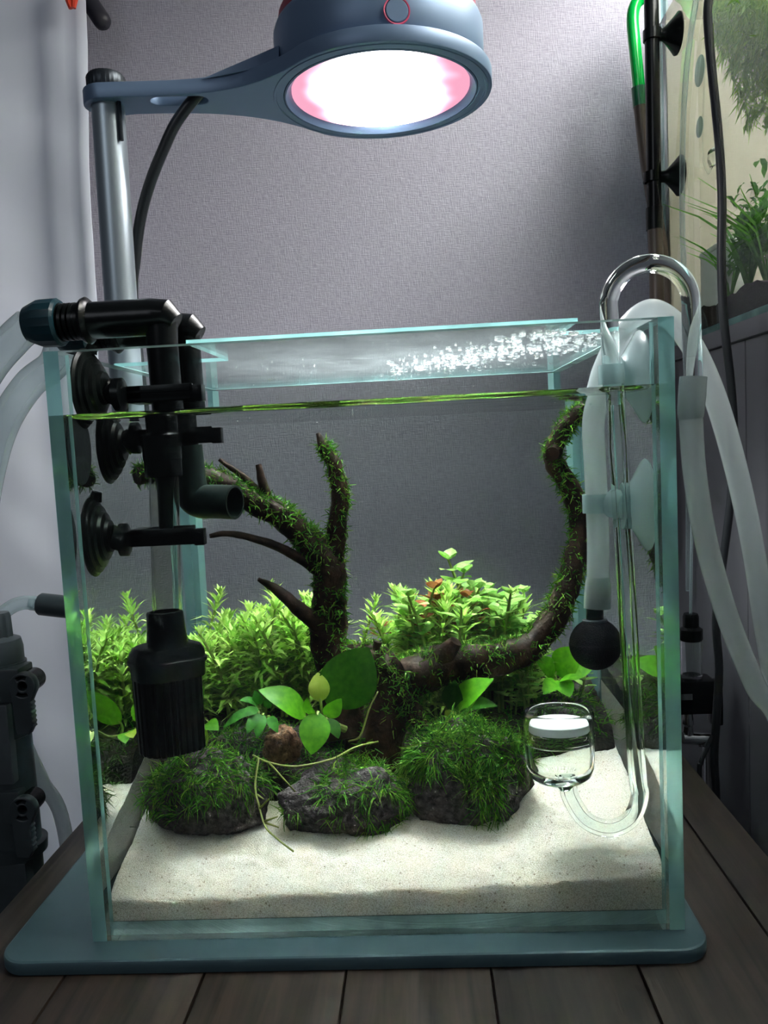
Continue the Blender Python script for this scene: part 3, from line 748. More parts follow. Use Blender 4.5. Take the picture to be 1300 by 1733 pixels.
def soil_h(x, y):
    edge = 0.088 + 0.012 * math.sin(x * 40) + 0.034 * max(0, (x - 0.055) / 0.06) ** 1.0
    f = 1 / (1 + math.exp(-(y - edge) / 0.0035))
    top = 0.047 + 0.20 * (y - 0.09) * (1 if y < 0.15 else 0.4) + (0.12 * (y - 0.15) * 0 if y < 0.15 else 0.007)
    top += 0.003 * noise.noise(Vector((x * 50, y * 50, 7))) + 0.0015 * noise.noise(Vector((x * 170, y * 170, 2)))
    return 0.012 + (top - 0.012) * f
heap('soil', -W + T + 0.0009, W - T - 0.0009, 0.062, D - T - 0.001, soil_h, 0.010, M['soil'], 130, 'dark planting soil banked behind the mossy rocks', 'soil')

# ================================================================== MOSS, ROCKS, WOOD
def ribbons(seeds, length, width, gravity=0.8, segs=3, jitter=0.75, drape=False):
    """strands as narrow bent ribbons; seeds: (pos, normal)"""
    mb = MB()
    for (p0, n0) in seeds:
        l = length * random.uniform(0.5, 1.35); w = width * random.uniform(0.7, 1.3)
        rnd = Vector((random.gauss(0, 1), random.gauss(0, 1), random.gauss(0, 1)))
        d = (Vector(n0) * 0.45 + rnd * jitter).normalized(); p = Vector(p0) - Vector(n0) * 0.0008
        if drape:                                            # combed along the stone, clump by clump
            cv = Vector((noise.noise(p * 95), noise.noise(p * 95 + Vector((5, 0, 0))), noise.noise(p * 95 + Vector((0, 7, 0))) - 0.15)) * 2.4 + rnd * 0.55
            d = (cv - Vector(n0) * cv.dot(Vector(n0)) + Vector(n0) * random.uniform(0.05, 0.65) * cv.length).normalized()
        sd = d.cross(Vector((random.gauss(0, 1), random.gauss(0, 1), random.gauss(0, 1)))).normalized()
        vs = []
        for k in range(segs + 1):
            ww = w * (1 - 0.75 * k / segs)
            vs += [p - sd * ww / 2, p + sd * ww / 2]
            d = (d + Vector((0, 0, -gravity / segs)) + Vector((random.gauss(0, 0.22), random.gauss(0, 0.22), random.gauss(0, 0.22)))).normalized()
            p = p + d * (l / segs)
        mb.add(vs, [[2 * k, 2 * k + 1, 2 * k + 3, 2 * k + 2] for k in range(segs)])
    return mb

def rock(name, c, rad, seed, label, mat, moss_n, moss_fn, cat='rock', sub=5, moss_mat='moss', mlen=0.0075, rz=0.0):
    root = thing(name, label, cat, (c[0], c[1], c[2] - rad[2]))
    bm = bmesh.new(); bmesh.ops.create_icosphere(bm, subdivisions=sub, radius=1)
    pts = []
    cr, sr = math.cos(rz), math.sin(rz)
    for v in bm.verts:
        q = v.co.normalized(); s = Vector((seed, seed * 1.7, seed * 0.3))
        k = 1 + 0.22 * noise.noise(q * 1.5 + s) + 0.12 * noise.noise(q * 3.3 + s) + 0.05 * noise.noise(q * 8 + s)
        k -= 0.06 * max(0, noise.noise(q * 15 + s)) + 0.035 * abs(noise.noise(q * 30 + s))
        X = Vector((q.x * rad[0], q.y * rad[1], q.z * rad[2])) * k
        if X.z < -rad[2] * 0.8: X.z = -rad[2] * 0.8 + (X.z + rad[2] * 0.8) * 0.2
        v.co = Vector((X.x * cr - X.y * sr, X.x * sr + X.y * cr, X.z)) + Vector(c)
    bm.normal_update()
    mb = MB(); mb.add([v.co[:] for v in bm.verts], [[v.index for v in f.verts] for f in bm.faces])
    mb.build('stone', mat, root, angle=180)
    if moss_n:
        fs = [f for f in list(bm.faces) + [q for q in bm.faces if q.normal.z > 0.55] * 2 if moss_fn((f.calc_center_median() - Vector(c)), f.normal)]
        seeds = []
        for i in range(moss_n):
            f = random.choice(fs); q = f.calc_center_median(); seeds.append((q + Vector((random.gauss(0, .0006), random.gauss(0, .0006), 0)), f.normal.copy()))
        h = int(moss_n * 0.75)
        o = ribbons(seeds[:h], mlen, 0.00075, drape=True).build('moss', M[moss_mat], root, angle=180); o['kind'] = 'stuff'
        o = ribbons(seeds[h:], mlen * 1.15, 0.00065, drape=True).build('moss_tips', M['moss_yellow'], root, angle=180); o['kind'] = 'stuff'
    bm.free(); return root

rock('lava_rock', (-0.0845, 0.0630, 0.0430), (0.0272, 0.0225, 0.0210), 3.1, 'dark lava rock topped with green moss below the black intake strainer', M['lava'], 4600,
     lambda d, n: n.z > -0.15 and (d.z > 0.004 + 0.007 * noise.noise(d * 90) or (d.x < -0.004 and d.z > -0.006 + 0.006 * noise.noise(d * 90))))
rock('lava_rock', (-0.0175, 0.0610, 0.0390), (0.0312, 0.0210, 0.0180), 8.4, 'low dark lava rock in the middle with moss and a bare purplish face', M['lava'], 3400,
     lambda d, n: n.z > -0.2 and noise.noise(d * 75 + Vector((3, 0, 0))) > -0.16 and (d.z > -0.002 or d.x > 0.010))
rock('lava_rock', (0.0395, 0.0670, 0.0465), (0.0290, 0.0230, 0.0250), 12.7, 'tallest dark lava rock with shaggy moss beside the glass diffuser', M['lava'], 7000,
     lambda d, n: n.z > -0.3 and (d.z > 0.005 + 0.006 * noise.noise(d * 80) or (0.000 < d.x + 0.004 * noise.noise(d * 110) < 0.016 and d.z > -0.017)), mlen=0.0088)
rock('brown_stone', tuple(U(478, 1262, Y=0.083)), (0.0095, 0.0085, 0.0100), 5.5, 'small reddish brown porous stone under the leaves between mossy rocks', M['lava_brown'], 0, None, 'stone', 4)
rock('mossy_stone', (0.094, 0.150, 0.050), (0.024, 0.020, 0.014), 21.0, 'moss covered stone on the soil at the back right of the tank', M['lava'], 2600,
     lambda d, n: n.z > -0.3, moss_mat='moss')
rock('mossy_stone', (-0.066, 0.118, 0.050), (0.030, 0.016, 0.012), 25.0, 'moss covered stone half buried behind the left lava rock', M['lava'], 2200,
     lambda d, n: n.z > -0.2)

def wood(name, label, branches, moss_spec, base):
    root = thing(name, label, 'driftwood', base)
    mb = MB(); paths = []
    for br in branches:
        pts = [(*U(u, v, Y=Y), r) for (u, v, Y, r) in br]
        sp = spline(pts, 7); sp = [q for q in sp]
        P = [Vector(q[:3]) + Vector((noise.noise(Vector(q[:3]) * 70), noise.noise(Vector(q[:3]) * 70 + Vector((9, 0, 0))), 0)) * 0.0009 for q in sp]
        R = [max(q[3], 0.0007) for q in sp]
        mb.tube(P, R, 14, True, amp=0.16, freq=130); paths.append((P, R))
    mb.build('branch', M['wood_dark'], root, angle=60)
    seeds = []; seeds2 = []
    for (bi, t0, t1, n, up) in moss_spec:
        P, R = paths[bi]
        for i in range(int(n * 1.9)):
            t = random.uniform(t0, t1) * (len(P) - 1); k = min(int(t), len(P) - 2); q = P[k].lerp(P[k + 1], t - k)
            tt = (P[k + 1] - P[k]).normalized(); rv = Vector((random.gauss(0, 1), random.gauss(0, 1), random.gauss(0, 1) + up))
            nn = (rv - tt * rv.dot(tt)).normalized()
            if noise.noise(q * 120 + nn) < -0.22: continue
            (seeds if random.random() < 0.7 else seeds2).append((q + nn * R[k] * 1.02, (nn + tt * random.gauss(0, 0.8)).normalized()))
    o = ribbons(seeds, 0.0042, 0.0009, 0.4).build('moss', M['moss'], root, angle=180); o['kind'] = 'stuff'
    o = ribbons(seeds2, 0.0048, 0.0008, 0.4).build('moss_tips', M['moss_yellow'], root, angle=180); o['kind'] = 'stuff'
    return root

wood('driftwood', 'dark mossy driftwood trunk forking into branches in the middle of the tank', [
    [(590, 1250, .112, .012), (570, 1150, .118, .0105), (556, 1075, .12, .0096), (558, 1010, .12, .0086), (553, 955, .12, .0082), (522, 915, .118, .0074), (475, 873, .115, .0066), (420, 845, .110, .0060), (370, 815, .106, .0052), (310, 800, .10, .0048), (262, 800, .092, .0045), (232, 806, .085, .0042)],
    [(553, 970, .12, .0065), (567, 925, .12, .0056), (571, 880, .12, .0048), (576, 835, .12, .0046), (566, 790, .12, .0040), (549, 762, .12, .0034), (543, 748, .12, .0026), (536, 733, .12, .0010)],
    [(540, 965, .118, .004), (515, 948, .115, .0030), (470, 925, .112, .0024), (425, 910, .108, .0019), (385, 903, .105, .0016), (355, 907, .102, .0012)],
    [(556, 1070, .12, .006), (530, 1050, .115, .0046), (500, 1025, .112, .0038), (470, 1000, .11, .0028), (437, 980, .108, .0011)],
    [(470, 868, .115, .004), (452, 846, .113, .0030), (430, 825, .112, .0021), (402, 800, .11, .0017), (371, 777, .108, .0010)],
    [(452, 846, .113, .0032), (445, 822, .112, .0026), (440, 805, .112, .0022), (437, 786, .112, .0016)],
], [(0, .08, .45, 900, 0.2), (0, .45, .97, 2000, 0.9), (1, .0, .85, 620, 0.2), (0, .90, 1.0, 120, .6)], tuple(U(575, 1180, Y=.118)))
wood('driftwood', 'long mossy driftwood branch curving up to the surface beside the air hose', [
    [(690, 1150, .098, .0105), (735, 1130, .102, .0105), (790, 1122, .108, .0095), (845, 1115, .112, .0085), (895, 1097, .118, .0076), (932, 1055, .122, .0070), (958, 1000, .125, .0066), (975, 945, .128, .0062), (983, 895, .130, .0058), (972, 845, .13, .0056), (950, 800, .13, .0052), (936, 772, .13, .0050), (948, 735, .13, .0046), (970, 707, .13, .0044), (992, 688, .13, .0038)],
    [(735, 1125, .10, .0065), (755, 1105, .097, .005), (772, 1085, .095, .0032)],
    [(930, 775, .13, .004), (940, 765, .127, .004), (936, 768, .122, .0035)],
], [(0, .0, .45, 1500, 0.7), (0, .45, .75, 800, 0.1), (0, .75, 1, 620, 0.3)], tuple(U(720, 1150, Y=.10)))
wood('driftwood', 'short arched mossy root between the trunk and the tall rock', [
    [(592, 1110, .112, .006), (625, 1108, .105, .0060), (655, 1125, .10, .0066), (678, 1165, .094, .0062), (700, 1205, .090, .0050), (716, 1235, .086, .0032)],
    [(655, 1130, .10, .0070), (660, 1180, .098, .0095), (650, 1240, .096, .0110), (640, 1300, .095, .0115)],
    [(642, 1112, .102, .0022), (638, 1100, .10, .0018), (641, 1086, .10, .0022)],
    [(600, 1150, .118, .004), (604, 1210, .112, .0036), (585, 1290, .105, .003)],
], [(0, 0, 1, 900, 0.6), (1, 0, 1, 500, 0.2)], tuple(U(650, 1230, Y=.096)))

sd = []
for i in range(5200):
    x = random.uniform(-0.115, 0.115); y = 0.090 + abs(random.gauss(0, 0.035)) + 0.030 * max(0, (x - 0.055) / 0.06)
    if y > 0.235: continue
    sd.append(((x, y, soil_h(x, y)), (0, -0.25, 1)))
tag(ribbons(sd, 0.0075, 0.0009).build('moss_carpet', M['moss'], angle=180), 'dark green moss carpet over the soil behind the rocks', 'moss', kind='stuff')

# ================================================================== PLANTS
def leaf(mb, base, tip, width, up=Vector((0, 0, 1)), bend=0.15, fold=0.12, rows=6, shape=0.85, mi=0, wave=0.0):
    b, t = Vector(base), Vector(tip); ax = t - b; l = ax.length; d = ax.normalized()
    sd = d.cross(up)
    if sd.length < 1e-4: sd = d.cross(Vector((1, 0, 0)))
    sd.normalize(); nn = sd.cross(d).normalized()
    vs = []
    for i in range(rows + 1):
        s = i / rows
        w = width / 2 * (math.sin(math.pi * min(max(s, 0), 1) ** shape) ** 0.75 if 0 < s < 1 else 0.04)
        c = b + d * l * s + nn * l * bend * math.sin(math.pi * s)
        for k in (-1, -0.5, 0, 0.5, 1):
            vs.append(c + sd * w * k + nn * (abs(k) * w * fold + wave * w * math.sin(6 * s + 2 * k)))
    fs = [[i * 5 + k, i * 5 + k + 1, (i + 1) * 5 + k + 1, (i + 1) * 5 + k] for i in range(rows) for k in range(4)]
    mb.add(vs, fs, mi); return mb

def needle_stem(h, whorls, per, ll, lw, seed, top=1.0):
    r = random.Random(seed); st = MB(); lv = MB()
    lean = (r.uniform(-.25, .25), r.uniform(-.2, .2)); P = []
    for i in range(9):
        s = i / 8; P.append(Vector((lean[0] * h * s * s, lean[1] * h * s * s, h * s)))
    st.tube(P, [0.0009] * 8 + [0.0005], 6)
    for i in range(whorls):
        s = 0.12 + 0.88 * (i + 0.5) / whorls; c = P[0].lerp(P[8], 0) ; k = min(int(s * 8), 7); c = P[k].lerp(P[k + 1], s * 8 - k)
        n = per; size = ll * (0.75 + 0.35 * math.sin(math.pi * min(s * 0.9 + 0.1, 1)))
        up = 0.15 + 1.5 * max(0, (s - 0.72) / 0.28)
        if s > 0.9: size *= 0.8; n = per + 1
        for q in range(n):
            a = 2 * math.pi * q / n + i * 0.9 + r.uniform(-.25, .25)
            dd = Vector((math.cos(a), math.sin(a), up + r.uniform(-.25, .3))).normalized()
            l = size * r.uniform(0.75, 1.15)
            sd = dd.cross(Vector((0, 0, 1))).normalized() * lw / 2 * r.uniform(0.8, 1.2); mid = c + dd * l * 0.5 + Vector((0, 0, 0.06 * l)); tp = c + dd * l - Vector((0, 0, 0.10 * l))
            lv.add([c - sd * .35, c + sd * .35, mid + sd, mid - sd, tp], [[0, 1, 2, 3], [3, 2, 4]])
    return st, lv

def oval_stem(h, pairs, ll, lw, seed):
    r = random.Random(seed); st = MB(); lv = MB()
    lean = (r.uniform(-.3, .3), r.uniform(-.25, .2)); P = []
    for i in range(9):
        s = i / 8; P.append(Vector((lean[0] * h * s * s, lean[1] * h * s * s, h * s)))
    st.tube(P, [0.0008] * 8 + [0.0005], 6)
    for i in range(pairs):
        s = 0.15 + 0.85 * (i + 0.8) / pairs; s = min(s, 1); k = min(int(s * 8), 7); c = P[k].lerp(P[k + 1], s * 8 - k)
        for q in range(2 if i < pairs - 1 else 4):
            a = math.pi * q * (1 if i < pairs - 1 else 0.5) + i * 1.57 + r.uniform(-.4, .4)
            l = ll * r.uniform(0.7, 1.15) * (0.7 if i == pairs - 1 else 1)
            dd = Vector((math.cos(a), math.sin(a), r.uniform(0.0, 0.55) + (0.6 if i == pairs - 1 else 0)))
            leaf(lv, c, c + dd.normalized() * l, lw * r.uniform(.8, 1.15), bend=r.uniform(0, .15), rows=4)
    return st, lv

protos = []
def make_protos(kind, hs, lm, name, label, group):
    out = []
    for i, h in enumerate(hs):
        if kind == 'needle': st, lv = needle_stem(h, int(h / 0.0066) + 2, 8, 0.0160, 0.0022, 50 + i)
        else: st, lv = oval_stem(h, int(h / 0.0066) + 2, 0.0112, 0.0066, 90 + i)
        out.append((st, lv, h))
    return out
def plant_stem(name, proto, pos, rz, label, group, lm, scale=1.0, cache={}):
    key = (id(proto[0]), lm)
    if key not in cache:
        so = proto[0].build(name, M['stem'], None, origin=(0, 0, 0)); lo_ = proto[1].build('foliage', M[lm], None, origin=(0, 0, 0), angle=180)
        lo_.parent = so; cache[key] = (so, lo_); o = so
    else:
        so, lo_ = cache[key]; o = so.copy(); COL.objects.link(o); c2 = lo_.copy(); COL.objects.link(c2); c2.parent = o
    o.location = pos; o.rotation_euler = (0, 0, rz); o.scale = (scale,) * 3
    return tag(o, label, 'plant', group)

needle_p = make_protos('needle', [0.036, 0.046, 0.056, 0.066, 0.076], 'needle', '', '', '')
oval_p = make_protos('oval', [0.034, 0.044, 0.054, 0.064], 'oval', '', '', '')
LN = ['bright green needle leaved stem behind the black intake strainer', 'bright green needle leaved stem at the left end of the bush, right of the strainer',
      'bright green needle leaved stem in the middle of the bush left of the trunk', 'bright green needle leaved stem close behind the driftwood trunk']
GN = ['needle leaved stems behind the strainer', 'needle leaved stems right of the strainer', 'needle leaved stems mid bush', 'needle leaved stems behind the trunk']
pr = random.Random(11)
def hmax(u):                                   # crown line of the left bush in the picture
    return np.interp(u, [230, 330, 365, 400, 450, 490, 530, 560, 600], [1080, 1085, 1062, 1040, 1025, 1005, 1030, 1050, 1070])
cnt = 0
for i in range(104):
    Y = pr.uniform(0.145, 0.215); u = pr.uniform(345, 560)
    if i % 4 == 0: u = pr.uniform(200, 345)
    ground = soil_h(U(u, 1150, Y=Y).x, Y)
    b = U(u, 1150, Y=Y); x = max(-0.111, min(b.x, 0.0)); top = U(u, float(hmax(u)) + pr.uniform(-8, 60), Y=Y).z
    h = top - ground
    pi_ = int(np.argmin([abs(q[2] - h) for q in needle_p])); sc = h / needle_p[pi_][2]; sc = min(max(sc, .7), 1.35)
    z_ = 0 if u < 345 else 1 if u < 420 else 2 if u < 490 else 3
    plant_stem('needle_stem', needle_p[pi_], (x, Y, ground - 0.002), pr.uniform(0, 6.28), LN[z_], GN[z_], 'needle', sc)
for (u, v, Y, lab) in ((497, 985, .185, 'tallest needle leaved stem, its tip showing left of the trunk'), (598, 1012, .180, 'single needle leaved stem standing right of the driftwood trunk'),
                       (250, 1005, .185, 'tall needle leaved stem behind the intake strainer, mirrored in the left pane'), (395, 1040, .165, 'pale needle leaved stem leaning at the left of the bush')):
    t = U(u, v, Y=Y); gnd = soil_h(t.x, Y); q = needle_p[4] if lab[0] != 'p' else needle_p[3]; x = max(t.x, -0.110)
    plant_stem('needle_stem', q, (x, Y, gnd - 0.002), pr.uniform(0, 6.28), lab, None, 'needle', (t.z - gnd) / q[2])
LO = ['light green oval leaved stem on the left side of the right bush', 'light green oval leaved stem in the middle of the right bush', 'light green oval leaved stem on the right side of the bush above the curved branch']
GO = ['oval leaved stems, left of the right bush', 'oval leaved stems, middle of the right bush', 'oval leaved stems, right of the right bush']
LR = ['needle leaved stem on the left side of the right bush', 'needle leaved stem among oval leaves in the middle of the right bush', 'needle leaved stem on the right side of the bush above the curved branch']
GR = ['needle leaved stems, left of the right bush', 'needle leaved stems, middle of the right bush', 'needle leaved stems, right of the right bush']
def hmax2(u): return np.interp(u, [640, 680, 720, 760, 800, 850, 900, 940], [1070, 1010, 985, 995, 985, 995, 1025, 1070])
for i in range(112):
    Y = pr.uniform(0.135, 0.205); u = pr.uniform(660, 905)
    b = U(u, 1150, Y=Y); ground = soil_h(b.x, Y)
    z_ = 0 if u < 740 else 1 if u < 825 else 2
    top = U(u, float(hmax2(u)) + pr.uniform(-5, 75), Y=Y).z; h = top - ground
    if i % 3 == 0:
        pi_ = int(np.argmin([abs(q[2] - h) for q in needle_p])); sc = min(max(h / needle_p[pi_][2], .7), 1.3)
        plant_stem('needle_stem', needle_p[pi_], (b.x, Y, ground - 0.002), pr.uniform(0, 6.28), LR[z_], GR[z_], 'needle', sc)
    else:
        pi_ = int(np.argmin([abs(q[2] - h) for q in oval_p])); sc = min(max(h / oval_p[pi_][2], .7), 1.4)
        plant_stem('oval_stem', oval_p[pi_], (b.x, Y, ground - 0.002), pr.uniform(0, 6.28), LO[z_], GO[z_], 'oval', sc)
for (u, v, Y, lm, lab) in ((806, 940, .165, 'oval', 'tallest oval leaved stem rising above the right bush'), (733, 965, .160, 'oval', 'upright oval leaved stem, second tallest of the right bush'),
                           (690, 985, .150, 'redleaf', 'reddish leaved stem at the left side of the right bush'), (668, 1045, .145, 'redleaf', 'lower reddish leaved stem at the left foot of the right bush'), (838, 1000, .150, 'redleaf', 'reddish leaved stem at the right end of the right bush'), (772, 1000, .155, 'redleaf', 'reddish leaved stem in the middle of the right bush')):
    t = U(u, v, Y=Y); gnd = soil_h(t.x, Y); q = oval_p[3]
    plant_stem('oval_stem', q, (t.x, Y, gnd - 0.002), pr.uniform(0, 6.28), lab, None, lm, (t.z - gnd) / q[2])
for (u, v, Y) in ((905, 1120, .15), (890, 1130, .14), (930, 1130, .155), (1045, 1100, .17), (870, 1140, .14)):
    t = U(u, v, Y=Y); gnd = soil_h(t.x, Y); q = oval_p[0]; x = min(t.x, 0.110)
    plant_stem('oval_stem', q, (x, Y, gnd - 0.002), pr.uniform(0, 6.28), 'low oval leaved stem under the right end of the curved branch', 'low oval stems at right', 'oval', max((t.z - gnd) / q[2], .75))

def broad_plant(name, label, base, leaves, cat='plant', rhizome=None):
    """leaves: (base_uvY, tip_uvY, width, material, up, bend)"""
    root = thing(name, label, cat, tuple(base)); B = Vector(base)
    for (bb, tt, w, mname, up, bend, lab) in leaves:
        b, t = U(*bb[:2], Y=bb[2]), U(*tt[:2], Y=tt[2])
        m = leaf(MB(), b, t, w, Vector(up), bend, 0.10, 10, 0.85, wave=0.03)
        o = m.build('leaf', M[mname], root, angle=180)
        if lab: o['label'] = lab
        sd = B.lerp(b, 0.5) + Vector((0, 0, -0.002))
        MB().tube(spline([tuple(B), tuple(sd), tuple(b), tuple(b.lerp(t, 0.5))], 4)[:-3], 0.0007, 6).build('leaf_stalk', M['stem'], root)
    if rhizome:
        MB().tube([U(*q[:2], Y=q[2]) for q in rhizome], 0.0018, 8, amp=.2).build('rhizome', M['stem'], root)
    return root
up = (0.1, -0.8, 0.6)
broad_plant('broad_leaf_plant', 'broad leaved green plant in front of the trunk with one large dark leaf', U(548, 1218, Y=.080), [
    ((556, 1195, .086), (624, 1096, .092), .0295, 'anubias_dark', (0.45, -0.85, 0.3), .12, 'large dark green leaf'),
    ((543, 1188, .078), (538, 1138, .082), .0105, 'anubias_yellow', (0, -0.9, 0.4), .10, 'young yellow green leaf'),
    ((518, 1215, .074), (438, 1168, .070), .0150, 'anubias', (-0.25, -0.5, 0.85), .16, None),
    ((538, 1205, .070), (527, 1277, .060), .0150, 'anubias', (0.1, -0.75, 0.65), .10, None),
    ((536, 1212, .072), (520, 1180, .070), .0085, 'anubias', (-0.6, -0.5, 0.5), .2, None),
    ((550, 1212, .072), (578, 1182, .070), .0085, 'anubias', (0.6, -0.6, 0.5), .2, None),
    ((552, 1215, .076), (573, 1250, .070), .0080, 'anubias_dark', (0.5, -0.6, 0.5), .1, None),
], rhizome=[(535, 1215, .080), (560, 1225, .082), (585, 1235, .085)])
broad_plant('small_leaf_plant', 'cluster of small dark oval leaves left of the brown stone', U(440, 1215, Y=.090), [
    ((440, 1200, .088), (400, 1215, .080), .0052, 'bucep', up, .15, None), ((438, 1205, .086), (418, 1242, .076), .0058, 'bucep', up, .1, None),
    ((445, 1208, .086), (435, 1250, .076), .0060, 'bucep', up, .1, None), ((455, 1212, .086), (470, 1240, .078), .0054, 'bucep', up, .12, None),
    ((436, 1195, .09), (405, 1185, .086), .0054, 'bucep', (0, -.5, .85), .2, None), ((450, 1200, .09), (462, 1172, .09), .0050, 'bucep', (0, -.8, .5), .1, None),
    ((430, 1200, .088), (378, 1232, .078), .0046, 'bucep', up, .2, None), ((440, 1195, .09), (432, 1168, .09), .0054, 'bucep', (0, -.8, .5), .1, None)])
broad_plant('broad_leaf_plant', 'pair of pointed shaded leaves under the curved branch', U(765, 1215, Y=.100), [
    ((765, 1205, .10), (835, 1150, .092), .0150, 'anubias', (-0.3, -0.6, 0.7), .12, None), ((770, 1212, .095), (842, 1195, .088), .0125, 'anubias_dark', (-0.1, -0.35, 0.9), .2, None),  # dark leaf tone here paints in the shade under the branch
    ((755, 1222, .092), (772, 1206, .086), .0080, 'anubias_yellow', up, .1, 'small yellow leaf'), ((768, 1205, .1), (770, 1150, .098), .0120, 'anubias_dark', (-.4, -.8, .3), .1, None)])
broad_plant('broad_leaf_plant', 'bright broad leaves growing behind the black airstone', U(945, 1160, Y=.150), [
    ((940, 1140, .148), (985, 1098, .140), .0170, 'anubias', up, .12, None), ((940, 1145, .148), (905, 1112, .142), .0110, 'anubias', up, .12, None),
    ((950, 1150, .145), (985, 1142, .135), .0130, 'anubias', (0, -.5, .8), .15, None), ((945, 1150, .145), (965, 1180, .132), .0110, 'anubias', up, .1, None),
    ((940, 1150, .145), (920, 1175, .130), .0090, 'anubias', up, .1, None), ((950, 1145, .15), (1010, 1120, .15), .0120, 'anubias', up, .1, None)])
broad_plant('broad_leaf_plant', 'light green broad leaves in the back right corner behind the glass tube', U(1060, 1170, Y=.200), [
    ((1055, 1130, .198), (1015, 1095, .190), .0140, 'anubias', up, .12, None), ((1060, 1130, .198), (1062, 1085, .195), .0130, 'anubias', (0, -.8, .5), .1, None),
    ((1060, 1140, .195), (1030, 1150, .180), .0130, 'anubias', up, .12, None), ((1062, 1145, .195), (1068, 1165, .18), .0120, 'anubias', up, .1, None)])
broad_plant('broad_leaf_plant', 'low bright leaves with yellow tips at the foot of the intake strainer', U(300, 1240, Y=.120), [
    ((345, 1228, .112), (370, 1236, .105), .0095, 'anubias', (0, -.5, .85), .2, None), ((335, 1228, .112), (348, 1262, .104), .0070, 'anubias_yellow', up, .1, 'yellow leaf'),
    ((300, 1220, .12), (345, 1160, .118), .0130, 'anubias', (.3, -.8, .4), .1, None), ((270, 1225, .12), (235, 1170, .118), .0140, 'anubias', (-.3, -.8, .4), .1, None),
    ((270, 1235, .115), (248, 1248, .10), .0085, 'anubias_yellow', up, .12, 'yellow leaf'), ((280, 1235, .115), (262, 1256, .10), .0090, 'anubias', up, .12, None),
    ((255, 1225, .125), (238, 1235, .115), .0100, 'anubias', up, .12, None)])
# runners trailing over the rocks
for pts, lab, twigs in (([(640, 1255, .078), (600, 1265, .068), (560, 1285, .056), (500, 1297, .050), (455, 1290, .050), (428, 1278, .055)], 'pale green runner stretched across the middle rock', [((455, 1290, .05), (500, 1340, .042))]),
                        ([(438, 1282, .052), (432, 1330, .046), (440, 1370, .040), (450, 1400, .034), (470, 1420, .031), (497, 1441, .027)], 'pale root hanging between the two left rocks onto the sand', [((440, 1368, .04), (455, 1352, .038)), ((447, 1390, .036), (470, 1382, .034)), ((449, 1392, .036), (472, 1400, .033)), ((436, 1345, .044), (446, 1352, .04))]),
                        ([(590, 1255, .085), (610, 1245, .083), (625, 1200, .085), (640, 1170, .09)], 'thin pale root running up beside the arched root', [])):
    mb = MB(); mb.tube(spline([tuple(U(u, v, Y=Y)) for u, v, Y in pts], 6), 0.00048, 6)
    for a_, b_ in twigs: mb.tube([U(a_[0], a_[1], Y=a_[2]), U(b_[0], b_[1], Y=b_[2])], [0.0006, 0.0003], 5)
    tag(mb.build('plant_runner', M['runner'], angle=180), lab, 'root')

# ================================================================== FILTER PIPES AT THE LEFT
def arc3(c, r, a0, a1, n, plane='xz', y=None):
    return [Vector((c[0] + r * math.cos(math.radians(a0 + (a1 - a0) * i / n)), c[1], c[2] + r * math.sin(math.radians(a0 + (a1 - a0) * i / n)))) for i in range(n + 1)]

def rings(x0, x1, r0, r1, n, base, axis):
    pr_ = []
    for i in range(n):
        a = x0 + (x1 - x0) * i / n; b = x0 + (x1 - x0) * (i + .55) / n
        pr_ += [(r1, a), (r1, b), (r0, b + (x1 - x0) * 0.05 / n), (r0, x0 + (x1 - x0) * (i + .95) / n)]
    return MB().lathe(pr_, base, axis, 32)

def head(root, x, y, z, rh, rv, xn, zlow, xlow):
    """horizontal pipe, elbow, and black down pipe, with grommet, collar and nut"""
    MB().tube([(xn + 0.021, y, z), (x - 0.004, y, z), (x + 0.002, y, z - 0.0005), (x + 0.0062, y, z - 0.0035)], [rh, rh, rh * 0.98, rh * 0.62], 28).build('elbow', M['black'], root, angle=30)
    MB().tube([(x, y, z + 0.001), (x - 0.0006, y, z - 0.012), (xlow, y, zlow)], rv, 28).build('down_pipe', M['black'], root)
    MB().lathe([(rh * 0.9, 0), (rh * 1.22, 0.0004), (rh * 1.28, 0.0018), (rh * 1.1, 0.0034), (rh * 0.9, 0.004)], (xn + 0.0255, y, z), (1, 0, 0), 32).build('collar', M['black'], root)
    rings(0, 0.012, rh * 0.86, rh * 1.02, 5, (xn + 0.0140, y, z), (1, 0, 0)).build('grommet', M['black_wet'], root, angle=30)
    MB().lathe([(rh * 0.72, -0.001), (rh * 0.95, -0.0005), (rh * 1.12, 0.003), (rh * 1.27, 0.006), (rh * 1.29, 0.0140), (rh * 1.18, 0.0152), (rh * 1.04, 0.0152), (rh * 1.0, 0.013), (0.0, 0.013)], (xn, y, z), (1, 0, 0), 72, fn=lambda a, h: 1 + (0.018 * (math.sin(18 * a) > 0.6) if 0.002 < h < 0.0145 else 0)).build('hose_nut', M['teal_nut'], root, angle=25)

